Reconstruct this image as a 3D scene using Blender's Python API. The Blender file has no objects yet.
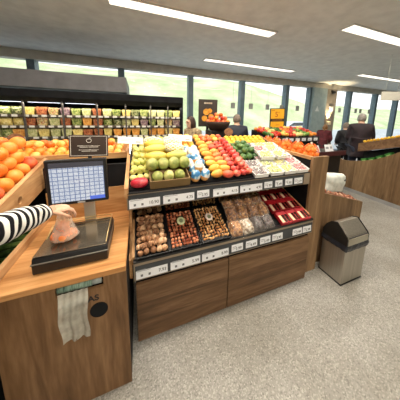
import bpy, bmesh, random
from math import sin, cos, tan, radians, pi, sqrt, atan2, hypot
from mathutils import Vector, Matrix, Euler, noise

random.seed(11)
S = bpy.context.scene
COL = S.collection

# ------------------------------------------------------------------ camera
TH, YAW, RO, CAMZ = radians(9.06), radians(20.8), radians(1.31), 1.6
fw = Vector((sin(YAW)*cos(TH), cos(YAW)*cos(TH), -sin(TH)))
r0 = Vector((cos(YAW), -sin(YAW), 0)); u0 = r0.cross(fw)
rt = cos(RO)*r0 + sin(RO)*u0
up = cos(RO)*u0 - sin(RO)*r0
cd = bpy.data.cameras.new('camera'); cam = bpy.data.objects.new('camera', cd); COL.objects.link(cam)
m = Matrix((rt, up, -fw)).transposed().to_4x4(); m.translation = Vector((0, 0, CAMZ))
cam.matrix_world = m
cd.sensor_width = 36; cd.lens = 182.4/400*36
cd.shift_x, cd.shift_y = -7.2/400, -56/400
cd.clip_start = .02; cd.clip_end = 300
S.camera = cam

# ------------------------------------------------------------------ sky, lights, exposure
W = bpy.data.worlds.new('sky'); S.world = W; W.use_nodes = True
wn = W.node_tree.nodes; wl = W.node_tree.links
bg = wn['Background']; bg.inputs['Strength'].default_value = 2.0
wtc = wn.new('ShaderNodeTexCoord'); wsep = wn.new('ShaderNodeSeparateXYZ'); wr = wn.new('ShaderNodeValToRGB')
wl.new(wtc.outputs['Generated'], wsep.inputs[0]); wl.new(wsep.outputs['Z'], wr.inputs[0]); wl.new(wr.outputs[0], bg.inputs['Color'])
wr.color_ramp.elements[0].position = .0; wr.color_ramp.elements[0].color = (.93, .95, .95, 1)
wr.color_ramp.elements[1].position = .6; wr.color_ramp.elements[1].color = (.70, .82, .96, 1)
S.view_settings.view_transform = 'Standard'; S.view_settings.look = 'None'
S.view_settings.gamma = 1; S.view_settings.use_curve_mapping = False
S.view_settings.exposure = 0.0

sd = bpy.data.lights.new('sun', 'SUN'); sd.energy = 1.2; sd.angle = radians(8); sd.color = (1, .96, .88)
so = bpy.data.objects.new('sun', sd); COL.objects.link(so); so.rotation_euler = (radians(48), 0, radians(-35))

def area(name, loc, size, power, col=(1, .9, .76), rot=(0, 0, 0), spread=180):
    d = bpy.data.lights.new(name, 'AREA'); d.shape = 'RECTANGLE'; d.size, d.size_y = size
    d.energy = power; d.color = col; d.spread = radians(spread)
    o = bpy.data.objects.new(name, d); COL.objects.link(o); o.location = loc; o.rotation_euler = rot
    return o
CEIL = 3.05
ADDED_LAMPS = [  # ceiling lights added to light the shop: x, y, length, width, watts
    (.6, 1.15, 2.2, .25, 58), (-.9, 1.05, 1.0, .25, 18), (2.6, .9, 1.6, .25, 22), (.6, -1.1, 2.6, .3, 80),
    (1.0, 2.9, 2.6, .2, 40), (4.4, 2.2, 2.4, .2, 40), (-1.4, 2.9, 1.6, .2, 20), (3.2, 4.8, 3.0, .2, 24), (8.5, 4.2, 3.0, .2, 40)]
for x, y, l, w, p in ADDED_LAMPS:
    area('added_lamp_light', (x, y, CEIL-.022), (l, w), p)

# ------------------------------------------------------------------ materials
def lin(c):
    return tuple((v/12.92 if v <= .04045 else ((v+.055)/1.055)**2.4) for v in [x/255 for x in c])
def rgba(c): return (*lin(c), 1)
MATS = {}
def newmat(name):
    mt = bpy.data.materials.new(name); mt.use_nodes = True
    nt = mt.node_tree
    return mt, nt, nt.nodes['Principled BSDF']
def ramp(nt, cols, pos=None, const=False):
    r = nt.nodes.new('ShaderNodeValToRGB'); e = r.color_ramp.elements
    if const: r.color_ramp.interpolation = 'CONSTANT'
    n = len(cols); pos = pos or [i/(n-1) for i in range(n)]
    while len(e) < n: e.new(.5)
    for i, c in enumerate(cols): e[i].position = pos[i]; e[i].color = rgba(c)
    return r
def coords(nt, scale=(1, 1, 1), kind='Object'):
    t = nt.nodes.new('ShaderNodeTexCoord'); mp = nt.nodes.new('ShaderNodeMapping')
    nt.links.new(t.outputs[kind], mp.inputs[0]); mp.inputs['Scale'].default_value = scale
    return mp
def var(name, cols, rough=.5, scale=12., metal=0., bump=0., detail=3., objvar=0., coat=0., spec=None, voro=False, pos=None, stretch=(1, 1, 1)):
    """noise or cell pattern between colours, with a shade of its own per object"""
    if name in MATS: return MATS[name]
    mt, nt, b = newmat(name); L = nt.links
    mp = coords(nt, stretch)
    if voro:
        n = nt.nodes.new('ShaderNodeTexVoronoi'); n.inputs['Scale'].default_value = scale
        sp = nt.nodes.new('ShaderNodeSeparateColor'); L.new(n.outputs['Color'], sp.inputs[0]); fac = sp.outputs[0]
    else:
        n = nt.nodes.new('ShaderNodeTexNoise'); n.inputs['Scale'].default_value = scale; n.inputs['Detail'].default_value = detail
        fac = n.outputs['Fac']
    L.new(mp.outputs[0], n.inputs['Vector'])
    oi = nt.nodes.new('ShaderNodeObjectInfo')
    if objvar:
        ma = nt.nodes.new('ShaderNodeMath'); ma.operation = 'MULTIPLY_ADD'
        L.new(oi.outputs['Random'], ma.inputs[0]); ma.inputs[1].default_value = objvar
        m2 = nt.nodes.new('ShaderNodeMath'); m2.operation = 'SUBTRACT'; L.new(fac, m2.inputs[0]); m2.inputs[1].default_value = objvar/2
        L.new(m2.outputs[0], ma.inputs[2]); fac = ma.outputs[0]
    r = ramp(nt, cols, pos or ([.3+.4*i/(len(cols)-1) for i in range(len(cols))] if not voro else None))
    L.new(fac, r.inputs[0]); L.new(r.outputs[0], b.inputs['Base Color'])
    b.inputs['Roughness'].default_value = rough; b.inputs['Metallic'].default_value = metal
    if coat: b.inputs['Coat Weight'].default_value = coat; b.inputs['Coat Roughness'].default_value = .15
    if spec is not None: b.inputs['Specular IOR Level'].default_value = spec
    if bump:
        bp = nt.nodes.new('ShaderNodeBump'); bp.inputs['Strength'].default_value = bump; bp.inputs['Distance'].default_value = .01
        src = n.outputs['Distance'] if voro else n.outputs['Fac']
        L.new(src, bp.inputs['Height']); L.new(bp.outputs[0], b.inputs['Normal'])
    MATS[name] = mt; return mt
def flat(name, c, rough=.5, metal=0., spec=None):
    d = 8
    return var(name, [tuple(max(0, v-d) for v in c), tuple(min(255, v+d) for v in c)], rough, 6, metal, spec=spec)
def glow(name, c, strength):
    if name in MATS: return MATS[name]
    mt, nt, b = newmat(name)
    b.inputs['Base Color'].default_value = rgba(c); b.inputs['Emission Color'].default_value = rgba(c); b.inputs['Emission Strength'].default_value = strength
    MATS[name] = mt; return mt
def wood(name, dark, mid, light, grain='x', plank=0., rough=.55, knots=True):
    """board grain along one axis; plank = width of the boards"""
    if name in MATS: return MATS[name]
    mt, nt, b = newmat(name); L = nt.links
    g = {'x': (.9, 9, 9), 'y': (9, .9, 9), 'z': (9, 9, .9)}[grain]
    mp = coords(nt, g)
    n1 = nt.nodes.new('ShaderNodeTexNoise'); n1.inputs['Scale'].default_value = 1.3; n1.inputs['Detail'].default_value = 6; n1.inputs['Distortion'].default_value = 1.4
    n2 = nt.nodes.new('ShaderNodeTexNoise'); n2.inputs['Scale'].default_value = 9; n2.inputs['Detail'].default_value = 4
    L.new(mp.outputs[0], n1.inputs['Vector']); L.new(mp.outputs[0], n2.inputs['Vector'])
    mx = nt.nodes.new('ShaderNodeMath'); mx.operation = 'MULTIPLY_ADD'; mx.inputs[1].default_value = .35
    L.new(n2.outputs['Fac'], mx.inputs[0]); 
    m3 = nt.nodes.new('ShaderNodeMath'); m3.operation = 'MULTIPLY'; m3.inputs[1].default_value = .75; L.new(n1.outputs['Fac'], m3.inputs[0])
    L.new(m3.outputs[0], mx.inputs[2]); fac = mx.outputs[0]
    if plank:
        t = nt.nodes.new('ShaderNodeTexCoord'); sp = nt.nodes.new('ShaderNodeSeparateXYZ'); L.new(t.outputs['Object'], sp.inputs[0])
        ad = nt.nodes.new('ShaderNodeMath'); ad.operation = 'ADD'; L.new(sp.outputs['X'], ad.inputs[0]); L.new(sp.outputs['Y'], ad.inputs[1])
        dv = nt.nodes.new('ShaderNodeMath'); dv.operation = 'DIVIDE'; dv.inputs[1].default_value = plank
        L.new(ad.outputs[0] if grain == 'z' else sp.outputs['Z'], dv.inputs[0])
        fl = nt.nodes.new('ShaderNodeMath'); fl.operation = 'FLOOR'; L.new(dv.outputs[0], fl.inputs[0])
        wn_ = nt.nodes.new('ShaderNodeTexWhiteNoise'); wn_.noise_dimensions = '1D'; L.new(fl.outputs[0], wn_.inputs['W'])
        m4 = nt.nodes.new('ShaderNodeMath'); m4.operation = 'MULTIPLY_ADD'; m4.inputs[1].default_value = .22; L.new(wn_.outputs['Value'], m4.inputs[0]); 
        m5 = nt.nodes.new('ShaderNodeMath'); m5.operation = 'SUBTRACT'; m5.inputs[1].default_value = .11; L.new(fac, m5.inputs[0]); L.new(m5.outputs[0], m4.inputs[2]); fac = m4.outputs[0]
    r = ramp(nt, [dark, mid, light], [.32, .54, .74]); L.new(fac, r.inputs[0]); L.new(r.outputs[0], b.inputs['Base Color'])
    b.inputs['Roughness'].default_value = rough; b.inputs['Specular IOR Level'].default_value = .3
    MATS[name] = mt; return mt
def clear(name, tint=(255, 255, 255), opacity=.25, rough=.12):
    """thin clear plastic or glass"""
    if name in MATS: return MATS[name]
    mt, nt, b = newmat(name); L = nt.links
    b.inputs['Base Color'].default_value = rgba(tint); b.inputs['Roughness'].default_value = rough
    tr = nt.nodes.new('ShaderNodeBsdfTransparent'); mix = nt.nodes.new('ShaderNodeMixShader')
    n = nt.nodes.new('ShaderNodeTexNoise'); n.inputs['Scale'].default_value = 30; mp = coords(nt); L.new(mp.outputs[0], n.inputs['Vector'])
    ma = nt.nodes.new('ShaderNodeMath'); ma.operation = 'MULTIPLY_ADD'; ma.inputs[1].default_value = opacity; ma.inputs[2].default_value = opacity*.5
    L.new(n.outputs['Fac'], ma.inputs[0]); L.new(ma.outputs[0], mix.inputs[0])
    L.new(tr.outputs[0], mix.inputs[1]); L.new(b.outputs[0], mix.inputs[2]); L.new(mix.outputs[0], nt.nodes['Material Output'].inputs['Surface'])
    MATS[name] = mt; return mt

OAK_TOP = wood('oak worktop', (150, 98, 52), (192, 138, 84), (216, 166, 110), 'x')
OAK_Y = wood('oak board lengthwise', (150, 104, 62), (188, 142, 96), (214, 172, 124), 'y')
OAK_X = wood('oak board crosswise', (160, 112, 66), (198, 152, 100), (220, 180, 130), 'x')
WAL_X = wood('brown wood panel', (80, 58, 38), (108, 80, 55), (134, 103, 74), 'x', .16)
WAL_Z = wood('brown upright boards', (100, 76, 52), (132, 103, 73), (158, 128, 94), 'z', .21)
WAL_Z2 = wood('grey brown upright boards', (94, 72, 50), (122, 96, 68), (148, 120, 88), 'z', .26)
BLACK = flat('black plastic', (24, 24, 26), .38)
BLACKM = flat('matt black sheet', (20, 21, 24), .7, spec=.2)
SLATE = flat('slate grey rail', (58, 62, 66), .5)
RAILF = flat('taupe metal frame', (146, 130, 110), .5)
CARD = flat('white price card', (232, 234, 238), .55)
INK = flat('black ink', (26, 26, 30), .6)
GREYINK = flat('grey ink', (150, 152, 158), .6)
STEEL = var('brushed steel', [(180, 174, 164), (196, 190, 180)], .45, 3, 1.0, stretch=(22, 22, .6))
CHROME = flat('polished steel', (200, 200, 200), .15, 1.0)
WHITE = flat('white paint', (236, 235, 230), .6)

# ------------------------------------------------------------------ mesh helpers
class B:
    def __init__(s): s.bm = bmesh.new()
    def box(s, x0, x1, y0, y1, z0, z1, mtx=None):
        vs = [s.bm.verts.new((x, y, z)) for z in (z0, z1) for x, y in ((x0, y0), (x1, y0), (x1, y1), (x0, y1))]
        for q in ((3, 2, 1, 0), (4, 5, 6, 7), (0, 1, 5, 4), (1, 2, 6, 5), (2, 3, 7, 6), (3, 0, 4, 7)):
            s.bm.faces.new([vs[i] for i in q])
        if mtx is not None:
            for v in vs: v.co = mtx @ v.co
        return s
    def prism(s, poly, axis, a, b):
        def P(u, v, w): return {'x': (w, u, v), 'y': (u, w, v), 'z': (u, v, w)}[axis]
        A = [s.bm.verts.new(P(u, v, a)) for u, v in poly]; C = [s.bm.verts.new(P(u, v, b)) for u, v in poly]
        n = len(poly); fs = [s.bm.faces.new(A), s.bm.faces.new(C[::-1])]
        for i in range(n): fs.append(s.bm.faces.new([A[i], C[i], C[(i+1) % n], A[(i+1) % n]]))
        bmesh.ops.recalc_face_normals(s.bm, faces=fs); return s
    def tube(s, pts, r, n=8, close=False):
        pts = [Vector(p) for p in pts]; rs = r if isinstance(r, (list, tuple)) else [r]*len(pts); rings = []
        for i, p in enumerate(pts):
            if close: d = pts[(i+1) % len(pts)]-pts[i-1]
            else: d = pts[min(i+1, len(pts)-1)]-pts[max(i-1, 0)]
            d.normalize(); a = Vector((0, 0, 1)) if abs(d.z) < .95 else Vector((1, 0, 0))
            u = d.cross(a).normalized(); v = d.cross(u)
            rings.append([s.bm.verts.new(p+rs[i]*(cos(2*pi*k/n)*u+sin(2*pi*k/n)*v)) for k in range(n)])
        fs = []
        m_ = len(rings)
        for i in range(m_ if close else m_-1):
            A, C = rings[i], rings[(i+1) % m_]
            for k in range(n): fs.append(s.bm.faces.new([A[k], A[(k+1) % n], C[(k+1) % n], C[k]]))
        if not close: fs += [s.bm.faces.new(rings[0][::-1]), s.bm.faces.new(rings[-1])]
        bmesh.ops.recalc_face_normals(s.bm, faces=fs); return s
    def lathe(s, prof, n=16, c=(0, 0, 0)):
        c = Vector(c); rings = []; fs = []
        for r, z in prof:
            if r < 1e-5: rings.append([s.bm.verts.new(c+Vector((0, 0, z)))])
            else: rings.append([s.bm.verts.new(c+Vector((r*cos(2*pi*k/n), r*sin(2*pi*k/n), z))) for k in range(n)])
        for A, C in zip(rings, rings[1:]):
            for k in range(n):
                q = [A[k % len(A)], A[(k+1) % len(A)], C[(k+1) % len(C)], C[k % len(C)]]
                u = list(dict.fromkeys(q))
                if len(u) > 2: fs.append(s.bm.faces.new(u))
        bmesh.ops.recalc_face_normals(s.bm, faces=fs); return s
    def ball(s, c, r, sub=2, rot=None):
        r = r if isinstance(r, (list, tuple)) else (r, r, r)
        mx = Matrix.Translation(Vector(c)) @ (rot.to_4x4() if rot is not None else Matrix()) @ Matrix.Diagonal((*r, 1))
        bmesh.ops.create_icosphere(s.bm, subdivisions=sub, radius=1, matrix=mx); return s
    def grid(s, fn, nu, nv, closed_u=False):
        R = [[s.bm.verts.new(fn(i/nu, j/nv)) for i in range(nu if closed_u else nu+1)] for j in range(nv+1)]
        w = len(R[0])
        for j in range(nv):
            for i in range(nu):
                s.bm.faces.new([R[j][i], R[j][(i+1) % w], R[j+1][(i+1) % w], R[j+1][i]])
        return s
    def mesh(s, name, smooth=False):
        me = bpy.data.meshes.new(name); bmesh.ops.recalc_face_normals(s.bm, faces=s.bm.faces[:]) if False else None
        s.bm.to_mesh(me); s.bm.free()
        if smooth:
            for p in me.polygons: p.use_smooth = True
        return me
def link(name, me, mat=None, parent=None, loc=(0, 0, 0), rot=(0, 0, 0), sc=(1, 1, 1)):
    if mat is not None and len(me.materials) == 0: me.materials.append(mat)
    o = bpy.data.objects.new(name, me); COL.objects.link(o); o.location = loc; o.rotation_euler = rot; o.scale = sc
    if parent is not None: o.parent = parent
    return o
def part(name, b, mat, parent, smooth=False, bevel=0., label=None, loc=(0, 0, 0), rot=(0, 0, 0), stuff=False):
    o = link(name, b.mesh(name, smooth), mat, parent, loc, rot)
    if bevel:
        md = o.modifiers.new('bevel', 'BEVEL'); md.width = bevel; md.segments = 2; md.limit_method = 'ANGLE'
    if label: o['label'] = label
    if stuff: o['kind'] = 'stuff'
    return o
def tag(o, label, cat, group=None, kind=None):
    o['label'] = label; o['category'] = cat
    if group: o['group'] = group
    if kind: o['kind'] = kind
    return o
def thing(name, label, cat, loc=(0, 0, 0), rotz=0., group=None, rot=None):
    o = bpy.data.objects.new(name, None); COL.objects.link(o); o.location = loc; o.rotation_euler = rot or (0, 0, rotz)
    o.empty_display_size = .05
    return tag(o, label, cat, group)
def struct(name, b, mat, parent=None, bevel=0.):
    o = part(name, b, mat, parent, bevel=bevel)
    if parent is None: o['kind'] = 'structure'
    return o
def text(name, s, size, mat, parent, loc, rot, align='LEFT', depth=.0004, bold=0.):
    cu = bpy.data.curves.new(name, 'FONT'); cu.body = s; cu.size = size; cu.extrude = depth; cu.align_x = align; cu.offset = bold
    t = bpy.data.objects.new(name, cu); COL.objects.link(t)
    dg = bpy.context.evaluated_depsgraph_get(); me = bpy.data.meshes.new_from_object(t.evaluated_get(dg))
    bpy.data.objects.remove(t); bpy.data.curves.remove(cu)
    me.materials.clear()
    return link(name, me, mat, parent, loc, rot)
ORD = ['%d%s' % (i, {1: 'st', 2: 'nd', 3: 'rd'}.get(i % 10 if i not in (11, 12, 13) else 0, 'th')) for i in range(1, 40)]
def nth(i, n=None, first='leftmost', last='rightmost'):
    if i == 0: return first
    if n is not None and i == n-1: return last
    return ORD[i]+' from left'
FRONT = lambda j: 'front row' if j == 0 else ORD[j]+' row from front'
U = random.uniform
# ------------------------------------------------------------------ the setting
def terrazzo():
    mt, nt, b = newmat('terrazzo floor'); L = nt.links
    mp = coords(nt)
    v = nt.nodes.new('ShaderNodeTexVoronoi'); v.inputs['Scale'].default_value = 150; L.new(mp.outputs[0], v.inputs['Vector'])
    sp = nt.nodes.new('ShaderNodeSeparateColor'); L.new(v.outputs['Color'], sp.inputs[0])
    r = ramp(nt, [(130, 129, 124), (153, 151, 146), (163, 161, 156), (188, 186, 180)], [.05, .2, .75, .95]); L.new(sp.outputs[0], r.inputs[0])
    n = nt.nodes.new('ShaderNodeTexNoise'); n.inputs['Scale'].default_value = 1.5; n.inputs['Detail'].default_value = 5; L.new(mp.outputs[0], n.inputs['Vector'])
    r2 = ramp(nt, [(222, 220, 214), (255, 255, 255)], [.35, .65]); L.new(n.outputs['Fac'], r2.inputs[0])
    mx = nt.nodes.new('ShaderNodeMix'); mx.data_type = 'RGBA'; mx.blend_type = 'MULTIPLY'; mx.inputs[0].default_value = 1
    L.new(r.outputs[0], mx.inputs[6]); L.new(r2.outputs[0], mx.inputs[7]); L.new(mx.outputs[2], b.inputs['Base Color'])
    b.inputs['Roughness'].default_value = .42
    return mt
struct('floor', B().box(-4.2, 17.2, -3.2, 6.1, -.1, 0), terrazzo())
CEILM = flat('white ceiling', (244, 243, 238), .8)
struct('ceiling', B().box(-4.2, 17.2, -3.2, 6.1, CEIL, CEIL+.1), CEILM)
WALLM = flat('pale grey wall', (206, 204, 196), .8)
struct('wall_left', B().box(-4.2, -4.05, -3.2, 6.1, 0, CEIL), WALLM)
struct('wall_right', B().box(17.05, 17.2, -3.2, 6.1, 0, CEIL), WALLM)
struct('wall_rear', B().box(-4.05, 17.05, -3.2, -3.05, 0, CEIL), WALLM)
struct('trim_1', B().box(-4.05, 17.05, 5.88, 6.12, 2.84, CEIL), flat('beige header', (196, 190, 178), .7))
struct('trim_2', B().box(-4.05, -.2, 4.25, 5.9, 2.02, 2.32), flat('grey bulkhead', (112, 112, 116), .6))
struct('wall_back', B().box(6.92, 7.72, 5.8, 6.15, 0, 2.84), flat('blue grey pillar', (150, 168, 170), .6))
struct('wall_corner', B().box(7.72, 8.42, 5.86, 6.15, 0, 2.84), flat('taupe wall', (140, 130, 116), .75))
FRAME = flat('blue grey window frame', (92, 112, 122), .45)
GLASS = clear('window glass', (240, 250, 246), .05, .03)
edges = [-4.05, -2.4, -.4, 1.64, 3.58, 5.63, 6.92], [8.42, 9.46, 11.47, 13.34, 15.25, 17.05]
k = 0
for run in edges:
    for a, c in zip(run, run[1:]):
        k += 1
        w = struct('window_%d' % k, B().box(c-.08, c+.08, 5.9, 6.12, .0, 2.84).box(a, c, 5.92, 6.1, 0, .09), FRAME)
        part('window_pane', B().box(a+.08, c-.08, 6.0, 6.012, .09, 2.84), GLASS, w)
        if k == 4: part('guard_rail', B().box(a+.3, c-.08, 5.93, 5.97, 1.5, 1.56), flat('pale rail', (178, 192, 196), .4), w)

# outdoors
def hill():
    b = B()
    def f(u, v):
        x = -30+150*u; y = 19+60*v
        crest = 10.5 - 5.2*min(1, max(0, (x-24)/16))
        z = crest*(1-(1-min(1, v/.45))**1.8) - .15 + .8*noise.noise(Vector((x*.09, y*.09, 3)))*min(1, v*6)
        return (x, y, z)
    b.grid(f, 70, 40); return b
o = part('hillside', hill(), var('meadow grass', [(170, 182, 128), (198, 204, 154), (220, 220, 180)], .95, .35, detail=8, spec=.1), None, True); o['kind'] = 'structure'
o = part('road', B().box(-30, 120, 6.2, 20, -.3, -.15), var('pale asphalt', [(170, 170, 166), (196, 196, 190)], .9, .8), None); o['kind'] = 'structure'
def car(loc):
    t = thing('car', 'small white car parked outside beyond the window behind the yellow price sign', 'car', loc)
    b = B().prism([(-1.9, .28), (-1.9, .75), (-1.3, .86), (-.6, 1.28), (.7, 1.3), (1.3, .92), (1.9, .8), (1.95, .28)], 'y', -.8, .8)
    part('body', b, flat('white car paint', (226, 228, 230), .25), t, bevel=.06)
    part('side_window', B().prism([(-1.12, .88), (-.55, 1.2), (.65, 1.22), (1.1, .92)], 'y', -.82, .82), flat('dark car glass', (40, 46, 52), .15), t)
    for x in (-1.15, 1.2):
        for y in (-.72, .72):
            me = B().lathe([(0, -.1), (.3, -.1), (.32, -.06), (.32, .06), (.3, .1), (0, .1)], 20).mesh('wheel', True)
            link('wheel', me, BLACK, t, (x, y, .32), (pi/2, 0, 0))
car((14.7, 14.5, -.15))

# added fittings in the ceiling, made up to house the area lights
LB = flat('white lamp housing', (235, 235, 232), .5)
for i, (x, y, l, w, p) in enumerate(ADDED_LAMPS):
    where = ['above the fruit display', 'above the weighing counter', 'above the steel bin', 'behind the fruit display aisle', 'above the back of the fruit display',
             'above the man in the dark coat', 'before the refrigerated shelves', 'before the tall windows', 'far right before the tall windows'][i]
    t = thing('added_ceiling_light', 'added white slim linear ceiling light '+where, 'ceiling light', (x, y, CEIL), group='added linear ceiling lights')
    part('housing', B().box(-l/2-.02, l/2+.02, -w/2-.02, -w/2, -.02, 0).box(-l/2-.02, l/2+.02, w/2, w/2+.02, -.02, 0).box(-l/2-.02, -l/2, -w/2, w/2, -.02, 0).box(l/2, l/2+.02, -w/2, w/2, -.02, 0), LB, t)
    part('diffuser', B().box(-l/2, l/2, -w/2, w/2, -.012, -.004), glow('added lamp diffuser', (255, 244, 226), 2.), t)

# cards hanging on cords in front of the glass
CG = flat('grey hanging card', (150, 152, 146), .7)
cards = [3.18, 3.93, 4.68, 5.36, 6.19, 8.75, 9.9, 10.25, 10.93]
for i, x in enumerate(cards):
    t = thing('hanging_card', 'small grey card on a thin cord before the windows, '+('%s of nine' % nth(i, 9) if 0 < i < 8 else ('leftmost of nine' if i == 0 else 'rightmost of nine')), 'hanging card', (x, 5.885, 1.95), group='cards hanging before the windows')
    part('card', B().box(-.085, .085, -.006, .006, -.1, .1), CG, t)
    part('cord', B().tube([(0, 0, .1), (0, 0, .892)], .004, 5), CG, t)

# pillar fittings
t = thing('security_camera', 'small black dome camera high on the taupe wall beside the pillar', 'camera', (8.08, 5.84, 2.69))
part('mount', B().box(-.06, .06, -.03, .02, .02, .1), BLACK, t, bevel=.01)
part('dome', B().ball((0, -.06, .0), .08), BLACK, t, True)
t = thing('wall_switch', 'white square wall switch on the taupe wall', 'switch', (8.12, 5.85, 1.98))
part('plate', B().box(-.13, .13, -.015, .01, -.12, .12), WHITE, t, bevel=.01)
part('rocker', B().box(-.05, .05, -.025, -.012, -.06, .06), WHITE, t, bevel=.005)
t = thing('pillar_notice', 'small pale triangular notice on the blue grey pillar', 'notice', (7.2, 5.79, 1.96))
part('triangle', B().prism([(-.11, -.1), (.11, -.1), (0, .12)], 'y', -.006, .009), flat('pale notice', (206, 214, 214), .6), t)
t = thing('wall_lamp', 'small wall lamp washing the taupe wall with warm light', 'lamp', (8.0, 5.84, 1.36))
part('housing', B().box(-.09, .09, -.1, .02, -.08, .06), flat('cream lamp case', (230, 214, 180), .5), t, bevel=.01)
part('lens', B().box(-.07, .07, -.08, -.01, .06, .066), glow('warm lens', (255, 220, 160), 6), t)
ld = bpy.data.lights.new('wall_lamp_light', 'SPOT'); ld.energy = 160; ld.color = (1, .8, .5); ld.spot_size = radians(75); ld.spot_blend = .7; ld.shadow_soft_size = .05
lo = bpy.data.objects.new('wall_lamp_light', ld); COL.objects.link(lo); lo.parent = t; lo.location = (0, -.1, .1); lo.rotation_euler = (radians(172), 0, 0)
t = thing('hanging_sign', 'blank pale grey sign panel hanging from the ceiling at the right', 'sign', (5.55, 2.6, 2.13))
part('panel', B().box(-.2, .2, -.012, .012, -.1, .1), flat('pale sign panel', (206, 204, 192), .6), t, bevel=.004, rot=(0, 0, radians(-30)))
for x in (-.12, .12): part('hanger', B().tube([(x*.87, -x*.5, .1), (x*.87, -x*.5, CEIL-2.13)], .004, 5), CG, t)

# ------------------------------------------------------------------ refrigerated wall
FX0, FX1, FY = -2.7, .90, 4.0
t = thing('refrigerated_shelves', 'long black open refrigerated wall case full of packed salads and fruit', 'fridge', (0, FY, 0))
part('back_panel', B().box(FX0, FX1, .58, .64, 0, 1.95), BLACKM, t)
part('base', B().box(FX0, FX1, 0, .6, 0, .3), BLACK, t)
part('canopy', B().prism([(.62, 1.95), (-.12, 1.95), (-.12, 1.83), (-.02, 1.75), (.05, 1.75), (.05, 1.8), (.62, 1.8)], 'x', FX0, FX1), BLACKM, t)
for x in (FX0, FX1): part('end_panel', B().box(x-.03, x+.03, -.02, .64, 0, 1.95), BLACKM, t)
for x0, x1 in ((-2.6, -1.8), (-1.72, -1.28), (-1.2, -.74)):
    part('light_strip', B().box(x0, x1, -.01, .02, 1.745, 1.765), glow('cool strip', (235, 240, 255), 3), t)
SHZ = [1.545, 1.36, 1.165, .97, .77]
UPR = flat('grey upright', (78, 74, 70), .5)
for x in (-1.78, -1.24, -.71, -.22, .25, .6): part('upright', B().box(x-.011, x+.011, -.05, -.01, .3, 1.78), UPR, t)
TAGM = flat('shelf edge card', (226, 224, 214), .6)
for z in SHZ:
    sh = part('shelf', B().box(FX0+.03, FX1-.03, .0, .58, z-.035, z-.012), BLACK, t)
    st = part('price_strip', B().box(FX0+.03, FX1-.03, -.012, .0, z-.045, z-.005), flat('strip black', (84, 74, 64), .5), sh)
for z in SHZ[:4]:
    x = FX0+.5
    while x < FX1-.1:
        part('price_tag', B().box(x, x+.075, -.018, -.012, z-.043, z-.007), TAGM, t)
        x += U(.1, .15)
area('fridge_light', (-.8, FY-.02, 1.735), (3.6, .08), 16, (1, .93, .8), (radians(-8), 0, 0))
PK = {}
def packmat(n):
    c = {'green': [(66, 90, 36), (118, 136, 62), (168, 174, 100), (214, 210, 156)], 'pale': [(156, 164, 96), (200, 198, 140), (226, 222, 180)],
         'yellow': [(196, 168, 80), (226, 204, 120), (238, 222, 160)], 'orange': [(196, 118, 44), (226, 156, 66), (240, 196, 120)],
         'red': [(120, 52, 30), (176, 96, 58), (214, 164, 110)], 'mixed': [(70, 92, 40), (214, 196, 130), (170, 96, 60), (236, 226, 196)],
         'purple': [(86, 50, 70), (150, 120, 130), (196, 190, 150)], 'dark': [(46, 52, 26), (92, 104, 48), (190, 186, 140)]}[n]
    return var('salad '+n, c, .35, 62, voro=True, objvar=.15, coat=.4)
def bag_mesh(w, d, h):
    def f(u, v):
        a = 2*pi*u; z = h*v; s = sin(pi*min(1, .12+v*.8))**.5 if v < .9 else .35-(v-.9)*2.6
        s = max(s, .06)
        return (w/2*cos(a)*(1 if v < .9 else 1.0)*abs(cos(a))**-.3 if abs(cos(a)) > .1 else 0, d/2*sin(a)*s, z)
    return B().grid(f, 18, 10, True).mesh('pack', True)
def tub_mesh(w, d, h):
    return B().prism([(-w/2+.012, 0), (w/2-.012, 0), (w/2, h*.8), (w/2+.006, h*.8), (w/2+.006, h*.86), (w/2-.01, h), (-w/2+.01, h), (-w/2-.006, h*.86), (-w/2-.006, h*.8), (-w/2, h*.8)], 'y', -d/2, d/2).mesh('pack')
LIDM = clear('clear lid', (250, 250, 250), .3)
PM = {}
plan = [  # per shelf: runs of (until x, pack kind, colour choices, words)
 [(-1.78, 'bag', ['green', 'dark', 'pale']), (-1.2, 'tub', ['purple', 'yellow', 'red', 'mixed']), (-.7, 'tub', ['green', 'pale', 'red']), (-.2, 'tub', ['pale', 'green', 'yellow']), (.3, 'tub', ['dark', 'green', 'pale']), (2, 'tub', ['pale', 'green', 'yellow'])],
 [(-1.78, 'bag', ['yellow', 'yellow', 'pale']), (-1.2, 'tub', ['mixed', 'pale', 'red']), (-.98, 'tub', ['green']), (-.7, 'tub', ['red', 'orange', 'red']), (-.2, 'bag', ['green', 'dark', 'pale']), (.3, 'tub', ['yellow', 'purple', 'green']), (2, 'tub', ['pale', 'mixed', 'purple'])],
 [(-2.0, 'bag', ['pale', 'green']), (-1.78, 'tub', ['orange', 'yellow']), (-1.24, 'tub', ['yellow', 'pale']), (-.9, 'tub', ['yellow', 'green', 'pale']), (-.7, 'tub', ['red']), (-.2, 'tub', ['yellow', 'orange', 'orange']), (.3, 'tub', ['pale', 'orange']), (2, 'tub', ['orange', 'yellow', 'orange'])],
 [(-1.6, 'tub', ['green', 'pale', 'yellow']), (-.7, 'tub', ['pale', 'yellow', 'mixed']), (-.2, 'bag', ['orange', 'green']), (2, 'tub', ['mixed', 'green', 'pale', 'orange'])],
 [(-.7, 'bag', ['green', 'pale']), (2, 'tub', ['green', 'mixed', 'pale'])]]
words = {'green': 'leafy green salad', 'pale': 'pale shredded salad', 'yellow': 'yellow vegetables', 'orange': 'orange cut fruit', 'red': 'red vegetables', 'mixed': 'mixed vegetables', 'purple': 'purple cabbage mix', 'dark': 'dark leafy greens'}
shn = ['top shelf', 'second shelf', 'third shelf', 'fourth shelf', 'lowest shelf']
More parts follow.
